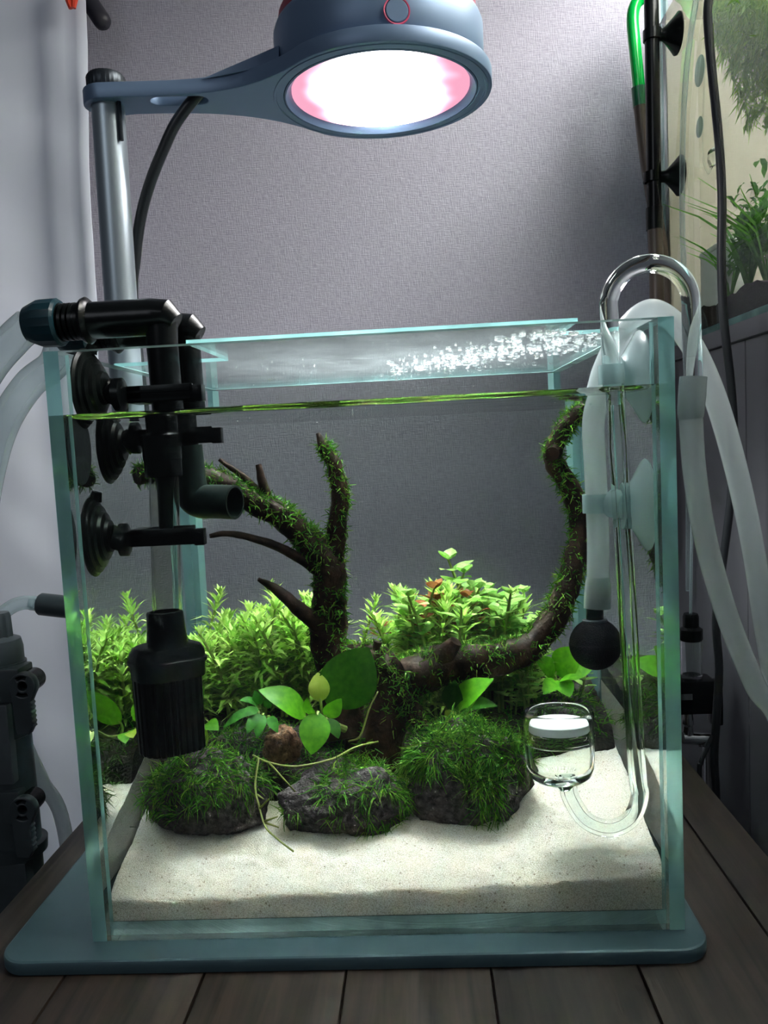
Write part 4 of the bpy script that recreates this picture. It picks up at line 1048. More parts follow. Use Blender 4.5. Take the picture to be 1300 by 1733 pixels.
ip = thing('intake_pipe', 'front filter intake: black elbow over the rim, clear tube and ribbed black strainer', 'filter pipe', (-0.09, 0.040, 0.0720))
head(ip, -0.0882, 0.040, 0.2680, 0.0082, 0.0070, -0.1490, 0.2150, -0.0882)
cz0, cz1 = 0.1965, 0.2160
MB().lathe([(0.0074, 0), (0.0083, 0.0005), (0.0083, 0.0075), (0.0086, 0.0078), (0.0086, 0.0130), (0.0089, 0.0133), (0.0089, 0.0185), (0.0075, 0.0195)], (-0.0890, 0.040, cz0), (0, 0, 1), 36).build('coupling', M['black'], ip, angle=25)
MB().tube([(-0.0890, 0.040, 0.1985), (-0.0920, 0.040, 0.1340)], 0.0066, 32, False, hollow=0.0007).build('clear_tube', M['smoke_tube'], ip)
MB().tube([(-0.0884, 0.0405, 0.1970), (-0.0890, 0.0405, 0.1900), (-0.0900, 0.0405, 0.1700)], [0.0046, 0.0036, 0.0030], 20).build('reducer', M['outlet'], ip)
SA = math.radians(38)                             # the strainer is oval and turned away from the front
def oval(a, L_, S_):
    c_, s_ = math.cos(a), math.sin(a); n_ = 3.0
    return (abs(c_ / L_) ** n_ + abs(s_ / S_) ** n_) ** (-1 / n_)
def oval_lathe(prof, cx, cy__, segs, fn=None):
    mb = MB(); vs = []; fs = []
    for (L_, S_, z, k) in prof:
        for i in range(segs):
            a = 2 * math.pi * i / segs; r = oval(a, L_, S_) * (fn(i, k) if fn else 1)
            x = r * math.cos(a); y = r * math.sin(a)
            vs.append((cx + x * math.cos(SA) - y * math.sin(SA), cy__ + x * math.sin(SA) + y * math.cos(SA), z))
    n = len(prof)
    for j in range(n - 1):
        for i in range(segs): fs.append([j * segs + i, j * segs + (i + 1) % segs, (j + 1) * segs + (i + 1) % segs, (j + 1) * segs + i])
    fs.append(list(range(segs - 1, -1, -1))); fs.append([(n - 1) * segs + i for i in range(segs)])
    return mb.add(vs, fs)
sx_, sy_ = -0.0938, 0.0415
oval_lathe([(.0142, .0108, .0720, 1), (.0147, .0113, .0730, 1), (.0152, .0116, .1075, 1)], sx_ - 0.0007, sy_, 144, fn=lambda i, k: 1.0 if (i % 6) in (0, 1, 2, 3) else 0.93).build('strainer_basket', M['black_wet'], ip, angle=25)
oval_lathe([(.0158, .0123, .1062, 1), (.0160, .0125, .1068, 1), (.0163, .0127, .1125, 1), (.0172, .0135, .1130, 1), (.0173, .0136, .1146, 1), (.0166, .0129, .1150, 1), (.0164, .0126, .1180, 1), (.0150, .0113, .1205, 1), (.0120, .0090, .1216, 1)], sx_, sy_, 96).build('strainer_cap', M['black'], ip, angle=30)
MB().lathe([(0.0094, 0), (0.0088, 0.006), (0.0082, 0.0155), (0.0079, 0.0160), (0.0068, 0.0160), (0.0066, 0.010), (0.0, 0.010)], (-0.0928, 0.040, 0.1205), (-0.02, 0, 1), 32).build('strainer_neck', M['black'], ip, angle=30)

rp = thing('return_pipe', 'rear filter outlet: black elbow ending in a dark green grey spout below water', 'filter pipe', (-0.084, 0.066, 0.175))
head(rp, -0.0846, 0.066, 0.2660, 0.0078, 0.0066, -0.1460, 0.2085, -0.0846)
op = [(-0.0842, 0.066, 0.2100), (-0.0838, 0.066, 0.2000), (-0.0834, 0.066, 0.1925), (-0.0818, 0.0655, 0.1862), (-0.0780, 0.0645, 0.1838), (-0.0720, 0.062, 0.1836), tuple(U(398, 850, Y=0.0575))]
MB().tube(spline([(*q, r) for q, r in zip(op, [.0080, .0078, .0080, .0082, .0082, .0080, .0080])], 5) and [q[:3] for q in spline([(*q, 0) for q in op], 5)], 0.0079, 28, False, hollow=0.0010).build('spout', M['outlet'], rp, angle=50)

def clip(name, label, yc, zc, yp, zb, xp, group=None):
    root = thing(name, label, 'pipe clip', (-0.1186, yc, zc))
    R_ = 0.0172
    MB().lathe([(R_, 0.0), (R_ * 1.01, 0.0007), (R_ * .93, 0.0016), (R_ * .91, 0.0026), (R_ * .80, 0.0032), (R_ * .78, 0.0044), (R_ * .64, 0.0050), (R_ * .60, 0.0064), (R_ * .44, 0.0070), (R_ * .40, 0.0084), (0.0, 0.0084)], (-0.1186, yc, zc), (1, 0, 0), 48).build('suction_cup', M['black_wet'], root, angle=25)
    MB().tube([(-0.1172, yc + 0.003, zc + R_ * 0.9), (-0.1160, yc + 0.003, zc + R_ * 1.12)], [0.003, 0.0022], 8).build('pull_tab', M['black_wet'], root)
    MB().tube([(-0.1110, yc, zc), (-0.1062, yc + (yp - yc) * 0.15, zb)], 0.0052, 20).lathe([(0.0062, 0), (0.0072, 0.0004), (0.0072, 0.0036), (0.0062, 0.004)], (-0.1072, yc + (yp - yc) * 0.1, zb), (1, 0, 0), 28).build('stem', M['black'], root)
    hz = 0.0037; x0, x1 = -0.1040, xp + 0.0150
    f, b_ = yp - 0.0092, yp + 0.0074
    MB().box((x0, f, zb - hz), (x1, f + 0.0016, zb + hz)).box((x0, b_, zb - hz), (x1 - 0.003, b_ + 0.0016, zb + hz)).box((x0 - 0.0005, f, zb - hz), (xp - 0.0079, b_ + 0.0016, zb + hz)).build('clip_arm', M['black'], root, angle=30, bevel=0.0004)
    MB().box((x0 + 0.0006, f - 0.0007, zb + 0.0006), (x1 - 0.001, f + 0.0002, zb + 0.0016)).box((x0 + 0.0006, f - 0.0007, zb - 0.0030), (x1 - 0.001, f + 0.0002, zb - 0.0020)).build('clip_ridge', M['black'], root, angle=30)
    MB().box((x1 - 0.0002, f - 0.0005, zb - hz - 0.0005), (x1 + 0.0042, f + 0.0062, zb + hz * .8)).build('clip_end', M['black'], root, angle=30, bevel=0.0004)
    return root
clip('pipe_clip', 'upper black suction cup clip holding the intake elbow at the waterline', 0.0255, 0.2365, 0.040, 0.2335, -0.0890)
clip('pipe_clip', 'lower black suction cup clip gripping the clear intake tube', 0.0255, 0.1725, 0.040, 0.1705, -0.0903)
clip('pipe_clip', 'rear black suction cup clip holding the return spout just below water', 0.0580, 0.2115, 0.066, 0.2146, -0.0846)

def hose(name, label, pts, r, mat, n=8, parent=None, sides=16, cat='hose'):
    o = MB().tube([q for q in spline([tuple(p_) for p_ in pts], n)], r, sides).build(name, M[mat], parent)
    if parent is None: tag(o, label, cat)
    return o
hose('filter_hose', 'pale clear hose leaving the front teal nut at the left', [(-0.1485, .040, .2680), tuple(A(22, 575, Y=.040)), tuple(A(-22, 628, Y=.038)), tuple(A(-75, 730, Y=.036)), tuple(A(-120, 900, Y=.05)), (-0.26, 0.09, 0.08), (-0.29, 0.10, -0.03), (-0.300, 0.10, -0.075)], 0.0074, 'pale_hose')
hose('filter_hose', 'pale clear hose curving down from the rear nut behind the tank corner', [(-0.1455, .066, .2660), tuple(A(92, 615, Y=.068)), tuple(A(50, 650, Y=.071)), tuple(A(8, 715, Y=.075)), tuple(A(-18, 800, Y=.078)), tuple(A(-45, 950, Y=.08)), (-0.25, 0.085, 0.03), (-0.255, 0.09, -0.075)], 0.0074, 'pale_hose')

# ================================================================== RIGHT SIDE: AIR HOSE, AIRSTONE, GLASS DIFFUSER
AY = 0.034
airp = [tuple(U(1011, 1027, Y=AY)), tuple(U(1012, 985, Y=AY)), tuple(U(1012, 900, Y=AY)), tuple(U(1008, 800, Y=AY)), tuple(U(1005, 710, Y=AY)), (0.1030, AY, 0.2260), tuple(A(1022, 625, Y=AY)), tuple(A(1045, 577, Y=AY)), (0.1215, AY, 0.2560), (0.1300, 0.0345, 0.2566), tuple(A(1162, 570, Y=.035)), tuple(A(1206, 660, Y=.036)), tuple(A(1245, 790, Y=.038)), tuple(A(1275, 930, Y=.042)), tuple(A(1298, 1080, Y=.048)), tuple(A(1330, 1250, Y=.055)), (0.2240, 0.075, -0.06), (0.2300, 0.09, -0.25), (0.225, 0.10, -0.414)]
ah = thing('air_hose', 'frosted air hose arching over the right rim down to the black airstone', 'hose', airp[0])
hose('hose', None, airp, 0.0048, 'frost', 8, ah, 20)
b0, b1 = Vector(airp[0]), Vector(airp[1])
MB().tube([b0 + (b0 - b1).normalized() * 0.0005, b0 + (b1 - b0) * 0.5, b1, Vector(airp[1]) + (Vector(airp[2]) - b1) * .1], [0.0058, 0.0058, 0.0054, 0.0049], 20, False, hollow=0.0006).build('hose_cuff', M['frost'], ah)
st = thing('airstone', 'black ball shaped airstone hanging from the frosted hose', 'airstone', tuple(U(1008, 1130, Y=AY)))
ac = U(1008, 1090, Y=AY); R_ = 0.0113
pf = [(0.0, -R_)] + [(R_ * math.cos(math.radians(t)), R_ * math.sin(math.radians(t))) for t in range(-80, -2, 8)] + [(R_ * 1.01, -0.0002), (R_ * 1.01, 0.0006), (R_ * .995, 0.0008)] + [(R_ * math.cos(math.radians(t)) if t < 62 else R_ * math.cos(math.radians(t)), R_ * math.sin(math.radians(t))) for t in range(8, 66, 8)] + [(0.0046, R_ * 0.88), (0.0, R_ * 0.88)]
MB().lathe(pf, ac, segs=40).build('ball', M['black_matte'], st, angle=60)
MB().tube([ac + Vector((0, 0, R_ * .85)), ac + Vector((0.0002, 0, R_ * .85 + 0.006)), b0 + Vector((0, 0, 0.010))], [0.0038, 0.0036, 0.0034], 20).build('nozzle', M['black'], st)
MB().lathe([(0.0038, 0), (0.0052, 0.0002), (0.0054, 0.0010), (0.0040, 0.0014)], ac + Vector((0, 0, R_ * .86)), segs=28).build('seal_ring', M['valve_grey'], st)

def milky_clip(name, label, yc, zc, ypipe, zb, xpipe, rp_):
    root = thing(name, label, 'pipe clip', (0.1186, yc, zc)); R_ = 0.0192
    MB().lathe([(R_, 0.0), (R_ * 1.01, 0.0006), (R_ * .98, 0.0014), (R_ * .80, 0.0034), (R_ * .58, 0.0060), (R_ * .42, 0.0085), (R_ * .38, 0.0100), (0.0, 0.0100)], (0.1186, yc, zc), (-1, 0, 0), 48).build('suction_cup', M['milky'], root, angle=50)
    MB().lathe([(R_ * .50, 0.0), (R_ * .52, 0.0008), (R_ * .50, 0.0016), (R_ * .2, 0.0018)], (0.1186 - 0.0088, yc, zc), (-1, 0, 0), 40).build('cup_rim', M['milky'], root)
    MB().tube([(0.1100, yc, zc), (xpipe + rp_ + 0.0008, yc + (ypipe - yc) * .6, zb)], 0.0062, 24).build('stem', M['milky'], root)
    n = 26
    v = []; 
    for i in range(n + 1):
        a = math.radians(40 + 280 * i / n)
        for rr in (rp_ + 0.0002, rp_ + 0.0016): v += [(xpipe + rr * math.cos(a), ypipe + rr * math.sin(a), zb - 0.004), (xpipe + rr * math.cos(a), ypipe + rr * math.sin(a), zb + 0.004)]
    f = []
    for i in range(n):
        q = i * 4; w = q + 4
        f += [[q, q + 1, w + 1, w], [q + 2, w + 2, w + 3, q + 3], [q + 1, q + 3, w + 3, w + 1], [q, w, w + 2, q + 2]]
    f += [[0, 2, 3, 1], [n * 4, n * 4 + 1, n * 4 + 3, n * 4 + 2]]
    MB().add(v, f).build('clip_ring', M['milky'], root, angle=40)
    return root
milky_clip('suction_clip', 'milky suction cup clip gripping the air hose below the waterline', 0.0255, 0.1755, AY, 0.1765, U(1011, 845, Y=AY).x, 0.0048)
JY = 0.0165
# clear glass J pipe with the diffuser
jin0, jin1 = U(1044, 720, Y=JY), U(1078, 1300, Y=JY + 0.006)
jt = 0.0038
out_x = 0.1372
top = A(1095, 446, Y=JY).z
jx = 0.1040
rr = (out_x - jx) / 2
jpts = [(out_x + 0.0004, JY, A(1165, 655, Y=JY).z), (out_x, JY, top - rr - 0.006)]
jpts += [(jx + rr + rr * math.cos(math.radians(t)), JY, top - rr + rr * math.sin(math.radians(t))) for t in range(0, 181, 15)]
jpts += [(jx + 0.0006, JY, 0.235), tuple(jin0), tuple(jin0.lerp(jin1, .5)), tuple(jin1)]
low = [U(1083, 1345, Y=JY + .007), U(1068, 1385, Y=JY + .008), U(1032, 1402, Y=JY + .009), U(992, 1388, Y=JY + .0095), U(966, 1350, Y=JY + .010), U(961, 1322, Y=JY + .010)]
jpts += [tuple(q) for q in low]
df = thing('glass_diffuser', 'clear glass diffuser cup with white disc on a hooked glass pipe over the rim', 'diffuser', tuple(low[2]))
jp = spline(jpts, 5)
kw = max(i for i, q in enumerate(jp) if q[2] > WL - 0.004 and i < len(jp) * .75)
MB().tube(jp[:kw + 1], jt, 24, True).build('glass_pipe', M['tube'], df)
MB().tube(jp[2:kw], jt * 0.52, 14, True).build('bore', pane_mat('pipe_bore', (0.97, 0.985, 0.98, 1), 1.46), df)
MB().tube(jp[kw:], jt, 24, True).build('glass_hook', M['tube_wet'], df)
MB().tube(jp[kw + 1:-1], jt * 0.50, 16, True).build('hook_bore', glass_mat('gas_in_bore', (0.98, 1, 0.99, 1), 0.90), df)
dc = U(949, 1322, Y=JY + .0105); DR = 0.0148
zb0 = dc.z
cup = [(0.0, 0.0), (0.004, 0.0), (0.0105, 0.0006), (0.0130, 0.0026), (0.0145, 0.0062), (0.0149, 0.0105), (0.0149, 0.0175), (0.0137, 0.0175), (0.0136, 0.0135), (0.0132, 0.0078), (0.0118, 0.0050), (0.0085, 0.0036), (0.0, 0.0030)]
MB().lathe(cup, (dc.x, dc.y, zb0), segs=56).build('cup', M['tube_wet'], df, angle=60)
thr = []
for i in range(4): thr += [(0.0150, 0.0176 + i * 0.0017), (0.0153, 0.0181 + i * 0.0017), (0.0150, 0.0190 + i * 0.0017)]
thr += [(0.0152, 0.0248), (0.0151, 0.0300), (0.0145, 0.0316), (0.0134, 0.0312), (0.0130, 0.0290), (0.0134, 0.0245), (0.0137, 0.0178)]
MB().lathe(thr, (dc.x, dc.y, zb0), segs=56, close=True).build('threaded_ring', M['ring_wet'], df, angle=60)
MB().lathe([(0.0, 0.0), (0.0126, 0.0), (0.0128, 0.0005), (0.0128, 0.0034), (0.0124, 0.0038), (0.0, 0.0038)], (dc.x, dc.y, zb0 + 0.0228), segs=48).build('ceramic_disc', M['ceramic'], df)
MB().lathe([(0.0, -0.0042), (0.0022, -0.0040), (0.0036, -0.002), (0.0044, 0.0002)], (dc.x + 0.0018, dc.y, zb0), segs=24).build('neck', M['tube_wet'], df)
milky_clip('suction_clip', 'milky suction cup clip holding the glass pipe at the waterline', 0.0255, 0.2290, JY + 0.001, 0.2300, jx + 0.0008, jt)
ch = [Vector(jpts[0]) + Vector((0, 0, 0.004)), A(1169, 700, Y=JY), A(1176, 800, Y=.018), A(1196, 920, Y=.021), A(1232, 1045, Y=.026), A(1278, 1160, Y=.034), A(1335, 1280, Y=.045), Vector((0.2150, 0.065, -0.10)), Vector((0.214, 0.075, -0.30)), Vector((0.214, 0.08, -0.414))]
hh = thing('gas_hose', 'frosted hose pushed onto the outer end of the hooked glass pipe', 'hose', tuple(ch[0]))
hose('hose', None, [tuple(q) for q in ch[1:]], 0.0047, 'frost', 8, hh, 20)
MB().tube([ch[0], ch[0].lerp(ch[1], .5), ch[1], ch[1] + (ch[2] - ch[1]) * .08], [0.0054, 0.0055, 0.0053, 0.0049], 24, False, hollow=0.0010).build('hose_sleeve', M['frost'], hh)

# ================================================================== LEFT EDGE: CANISTER FILTER AND TAPS
def plate_y(name, loops, y0, y1, mat, parent, bevel=0.0):
    """outline in x,z extruded along y"""
    cu = bpy.data.curves.new(name, 'CURVE'); cu.dimensions = '2D'; cu.fill_mode = 'BOTH'
    cu.extrude = (y1 - y0) / 2 - bevel; cu.bevel_depth = bevel; cu.bevel_resolution = 1; cu.offset = -bevel
    for lp in loops:
        sp = cu.splines.new('POLY'); sp.points.add(len(lp) - 1); sp.use_cyclic_u = True
        for p_, (x, z) in zip(sp.points, lp): p_.co = (x, z, 0, 1)
    t = bpy.data.objects.new(name + '_outline', cu); COL.objects.link(t)
    dg = bpy.context.evaluated_depsgraph_get(); me = bpy.data.meshes.new_from_object(t.evaluated_get(dg))
    bpy.data.objects.remove(t); bpy.data.curves.remove(cu)
    off = abs_loc(parent)
    me.transform(Matrix.Translation(Vector((0, (y0 + y1) / 2, 0)) - off) @ Matrix.Rotation(math.pi / 2, 4, 'X'))
    me.materials.clear(); me.materials.append(mat); me.name = name
    me.shade_smooth(); me.set_sharp_from_angle(angle=math.radians(35))
    o = bpy.data.objects.new(name, me); link(o, parent); return o

cf = thing('canister_filter', 'black canister filter with two lever taps beside the table at the left edge', 'filter', (-0.30, 0.10, FLOOR_Z))
MB().lathe([(0.080, 0.0), (0.084, 0.004), (0.084, 0.255), (0.088, 0.260), (0.088, 0.300), (0.080, 0.335), (0.060, 0.342), (0.0, 0.342)], (-0.300, 0.10, FLOOR_Z), segs=48).build('body', M['valve'], cf, angle=30)
VY = 0.095
def vx(u, v): return A(u, v, Y=VY)
colx = A(-4, 1250, Y=VY - .004).x
def zc_(v): return vx(10, v).z
MB().lathe([(0.0125, zc_(1600)), (0.0125, zc_(1452)), (0.0155, zc_(1450)), (0.0160, zc_(1432)), (0.0130, zc_(1430)), (0.0125, zc_(1250)), (0.0132, zc_(1248)), (0.0132, zc_(1125)), (0.010, zc_(1122))], (colx, VY + 0.006, 0), segs=40).build('tap_column', M['valve'], cf, angle=30)
MB().lathe([(0.0118, zc_(1125)), (0.0122, zc_(1122)), (0.0122, zc_(1100)), (0.0112, zc_(1086)), (0.007, zc_(1080)), (0.0, zc_(1080))], (colx, VY + 0.006, 0), segs=40).build('tap_cap', M['valve_grey'], cf, angle=30)
MB().lathe([(0.0062, zc_(1088)), (0.0064, zc_(1084)), (0.0060, zc_(1046)), (0.0052, zc_(1040)), (0.0, zc_(1040))], (colx + 0.0012, VY + 0.006, 0), segs=36, fn=lambda a, h: 1 + 0.05 * math.sin(10 * a)).build('hose_socket', M['valve_grey'], cf, angle=30)
MB().box((colx - 0.012, VY - 0.008, zc_(1560)), (A(46, 1500, Y=VY - .008).x, VY + 0.012, zc_(1450))).build('lock_block', M['valve'], cf, bevel=0.0012)
MB().box((colx - 0.010, VY - 0.0085, zc_(1318)), (vx(34, 1290).x, VY + 0.004, zc_(1185))).build('quick_release', M['valve_grey'], cf, bevel=0.0010)
for (vc) in (1160, 1368):
    c = A(41, vc, Y=VY - 0.010); r = 0.0072
    z0 = A(41, vc + 80, Y=VY - 0.010).z
    o1 = arc(c.x, c.z, r, -38, 205, 22) + [(c.x - r * 0.78, z0 + 0.0022), (c.x - r * 0.70, z0)]
    n = 6; xr = c.x + r * 0.62
    o1 += [(c.x + r * 0.2, z0 - 0.0004), (xr - 0.0010, z0 + 0.0030)]
    for i in range(n):
        zz = z0 + 0.0036 + (c.z - r * 0.95 - z0 - 0.0036) * i / n; o1 += [(xr, zz), (xr - 0.0007, zz + 0.0010)]
    h1 = arc(c.x + 0.0002, c.z + 0.0002, r * 0.34, 0, 360, 20)[:-1]
    h2 = arc(c.x, c.z, r * 0.78, 62, 128, 8) + arc(c.x, c.z, r * 0.52, 128, 62, 8)
    h3 = arc(c.x, c.z, r * 0.80, 232, 298, 8) + arc(c.x, c.z, r * 0.54, 298, 232, 8)
    lv = plate_y('lever', [o1, h1, h2, h3], VY - 0.0125, VY - 0.0075, M['valve'], cf, 0.0006)
    MB().tube([(c.x, VY - 0.0078, c.z), (c.x - 0.001, VY + 0.004, c.z)], r * 0.82, 28).build('lever_hub', M['black'], cf)
    MB().box((colx, VY - 0.0085, c.z - 0.010), (c.x - 0.0035, VY + 0.008, c.z + 0.0085)).build('valve_body', M['valve'], cf, bevel=0.0014)
hose('tap_hose', 'frosted hose slanting down behind the table from the canister taps', [tuple(A(22, 1215, Y=.118)), tuple(A(42, 1262, Y=.130)), tuple(A(72, 1325, Y=.150)), tuple(A(108, 1400, Y=.175)), (-0.228, 0.20, -0.15), (-0.225, 0.22, -0.414)], 0.0046, 'frost')
q0, q1 = A(66, 1022, Y=.205), A(112, 1027, Y=.205)
il = thing('hose_coupler', 'dark hose coupler behind the tank ending in a clear bent hose', 'coupler', tuple(q0))
dx_ = (q1 - q0).normalized()
MB().lathe([(0.0046, -0.0005), (0.0066, 0.0), (0.0076, 0.0014), (0.0077, 0.060), (0.0060, 0.062), (0.0, 0.062)], q0, dx_, 32).build('sleeve', M['valve'], il)
MB().lathe([(0.0040, 0.0), (0.0050, 0.0005), (0.0050, 0.0062), (0.0064, 0.0068)], q0 - dx_ * 0.006, dx_, 24).build('clear_cuff', M['pale_hose'], il)
hose('clear_hose', None, [tuple(q0 + dx_ * 0.001), tuple(A(40, 1020, Y=.203)), tuple(A(15, 1030, Y=.2)), tuple(A(-12, 1055, Y=.195)), tuple(A(-45, 1110, Y=.185)), tuple(A(-80, 1220, Y=.17)), (-0.33, 0.14, -0.075)], 0.0048, 'pale_hose', 8, il)
hose('tail_hose', None, [tuple(q0 + dx_ * 0.058), (-0.1355, 0.2065, 0.049), (-0.143, 0.245, 0.038), (-0.150, 0.285, 0.016), (-0.156, 0.320, 0.0008), (-0.160, 0.37, -0.0010)], 0.0048, 'frost', 8, il)

# ================================================================== RIGHT: NEIGHBOUR TANK, CABINET, CABLE, GAS BOTTLE
X0, ZB, Y1 = 0.250, 0.2775, 0.428
cb = thing('cabinet', 'dark grey cabinet of upright panels carrying the second tank', 'cabinet', (0.43, 0.1, FLOOR_Z))
MB().box((X0 - 0.003, -0.30, ZB - 0.0125), (0.62, Y1 + 0.002, ZB - 0.0002)).build('top_board', M['cabinet'], cb, bevel=0.0008)
ys = [-0.30, -0.09, 0.075, 0.245, 0.428]
for i in range(4): MB().box((X0, ys[i] + 0.0008, FLOOR_Z + 0.02), (X0 + 0.016, ys[i + 1] - 0.0008, ZB - 0.0130)).build('side_panel', M['cabinet'], cb, bevel=0.0008)
MB().box((X0 + 0.016, -0.299, FLOOR_Z), (0.615, 0.427, ZB - 0.0130)).build('carcass', M['valve'], cb, smooth=False)
MB().box((X0 + 0.004, -0.298, FLOOR_Z), (X0 + 0.012, 0.426, FLOOR_Z + 0.019)).build('plinth', M['valve'], cb, smooth=False)

t2 = thing('aquarium', 'bright planted glass tank on the cabinet at the right edge', 'aquarium', (0.42, 0.15, ZB))
YA, X1, ZT, T2 = -0.24, 0.60, 0.63, 0.006
MB().box((X0, YA, ZB), (X0 + T2, Y1, ZT), faces=[e, 2, e, p, e, p]).build('side_pane', PM, t2, smooth=False)
MB().box((X1 - T2, YA, ZB), (X1, Y1, ZT), faces=[e, 2, e, p, e, p]).build('side_pane', PM, t2, smooth=False)
MB().box((X0 + T2, Y1 - T2, ZB), (X1 - T2, Y1, ZT), faces=[e, 2, p, e, p, e]).build('end_pane', PM, t2, smooth=False)
MB().box((X0 + T2, YA, ZB), (X1 - T2, YA + T2, ZT), faces=[e, 2, p, e, p, e]).build('end_pane', PM, t2, smooth=False)
MB().box((X0 + T2, YA + T2, ZB), (X1 - T2, Y1 - T2, ZB + T2), faces=[e, p, e, e, e, e]).build('bottom_pane', PM, t2, smooth=False)
MB().box((X0 + T2, Y1 - T2 - 0.0016, ZB + T2), (X0 + T2 + 0.0016, Y1 - T2, ZT)).build('silicone_seam', M['silicone_seam'], t2, smooth=False)
MB().box((X1 - T2 - 0.014, YA + 0.01, ZB + T2 + .002), (X1 - T2 - 0.011, Y1 - T2 - 0.012, ZT - 0.01)).build('background_panel', M['backpanel'], t2, smooth=False)
MB().box((X0 + T2 + 0.004, Y1 - T2 - 0.010, ZB + T2 + .002), (X1 - T2 - 0.010, Y1 - T2 - 0.007, ZT - 0.01)).build('background_panel', M['backpanel'], t2, smooth=False)
WL2 = 0.556
water('water', X0 + g, X1 - g, YA + g, Y1 - g, ZB + g, WL2, 'water filling the neighbouring planted tank', 40, 0.0008)
def soil2(x, y): return ZB + 0.020 + 0.006 * noise.noise(Vector((x * 25, y * 25, 3))) + 0.003 * noise.noise(Vector((x * 90, y * 90, 1))) + 0.03 * (x - X0) / 0.35
heap('soil', X0 + T2 + .001, X1 - 0.012, YA + .008, Y1 - .008, soil2, ZB + T2 + .0006, M['soil'], 70, 'dark soil layer along the bottom of the neighbouring tank', 'soil')
def U2(u, v, dx=0.05):                              # picture point seen through the neighbour tank's left pane
    d = ray(u, v); q = _O + d * ((X0 + 0.0003 - _O.x) / d.x)
    e2 = Vector((0, d.y / 1.33, d.z / 1.33)); e2.x = math.sqrt(1 - e2.y ** 2 - e2.z ** 2)
    return q + e2 * ((dx + T2) / e2.x)
pq = [U2(1184, 428, .012), U2(1228, 403, .012), U2(1228, 540, .012), U2(1184, 545, .012)]
zt_, zl_ = (pq[0].z + pq[1].z) / 2, ZB + T2 + 0.008
fb = thing('filter_box', 'white slab sided box standing in the neighbouring tank', 'box', (0.30, pq[0].y, zl_))
ya, yb = min(pq[0].y, pq[1].y), max(pq[0].y, pq[1].y)
yb = min(yb, Y1 - 0.012)
MB().box((X0 + 0.020, ya, zl_), (X0 + 0.060, yb, zt_ - .004)).build('body', M['white_plastic'], fb, bevel=0.0015)
MB().box((X0 + 0.019, ya - .001, zt_ - .004), (X0 + 0.061, yb + .001, zt_)).build('lid', M['white_plastic'], fb, bevel=0.0008)
def blades(mb, c, n, h, spread, w, r_):
    for i in range(n):
        a = r_.uniform(0, 6.28); l = h * r_.uniform(.55, 1.1); d = Vector((math.cos(a) * spread, math.sin(a) * spread, 1)).normalized(); s_ = d.cross(Vector((r_.gauss(0, 1), r_.gauss(0, 1), .1))).normalized() * w / 2
        P_ = [c + d * l * k / 4 + Vector((math.cos(a), math.sin(a), -0.6)) * (l * .28 * (k / 4) ** 2.4) for k in range(5)]
        vs = []
        for k, q in enumerate(P_): vs += [q - s_ * (1 - k / 4.3), q + s_ * (1 - k / 4.3)]
        mb.add(vs, [[2 * k, 2 * k + 1, 2 * k + 3, 2 * k + 2] for k in range(4)])
r_ = random.Random(4)
for i, (u, v, dx, n, h, lab) in enumerate(((1236, 525, .012, 18, .085, 'thin bladed grassy plant nearest the white box in the neighbouring tank'), (1268, 510, .02, 28, .095, 'arching bladed grassy plant in the middle of the neighbouring tank'), (1300, 500, .02, 26, .09, 'bladed grassy plant at the right frame edge in the neighbouring tank'))):
    c = U2(u, v, dx); c.z = soil2(c.x, c.y) - .002
    mb = MB(); blades(mb, c, n, h, 0.5, 0.0045, r_); tag(mb.build('grass_plant', M['tank2leaf'], angle=180, origin=c), lab, 'plant')
for i, (u, v, dx, lab) in enumerate(((1256, 490, .012, 'leafy dark green bush behind the white box in the neighbouring tank'), (1286, 480, .016, 'leafy green bush under the grassy blades in the neighbouring tank'))):
    c = U2(u, v, dx); c.z = soil2(c.x, c.y) + .012
    mb = MB(); lw_ = 0.008
    for k in range(230):
        a = r_.uniform(0, 6.28); b = c + Vector((abs(r_.gauss(0, .010)), r_.gauss(0, .016), abs(r_.gauss(0, .022)))); d = Vector((math.cos(a), math.sin(a), r_.uniform(-.2, .9))).normalized()
        leaf(mb, b, b + d * r_.uniform(.009, .016), lw_ * r_.uniform(.6, 1.1), rows=3)
    tag(mb.build('leafy_bush', M['tank2leaf'], angle=180, origin=c), lab, 'plant')
mb = MB()
for k in range(5200):
    u, v = r_.uniform(1205, 1330), r_.uniform(-60, 215)
    if r_.random() < max(0, (v - 60) / 160) * 0.8 or v > 40 + (u - 1200) * 2.4: continue
    c = U2(u, v, r_.uniform(.005, .06)); c.z = min(c.z, WL2 - .004); d = Vector((r_.gauss(0, 1), r_.gauss(0, 1), -abs(r_.gauss(0, 1)))).normalized(); s_ = d.cross(Vector((r_.gauss(0, 1), r_.gauss(0, 1), r_.gauss(0, 1)))).normalized() * 0.0008
    l = r_.uniform(.008, .02); mb.add([c - s_, c + s_, c + d * l * .5 + s_ * .7 + Vector((r_.gauss(0, .0015), r_.gauss(0, .0015), 0)), c + d * l * .5 - s_ * .7, c + d * l], [[0, 1, 2, 3], [3, 2, 4]])
tag(mb.build('floating_plants', M['algae'], angle=180), 'mass of fine yellow green plants floating at the top of the neighbouring tank', 'plant', kind='stuff')
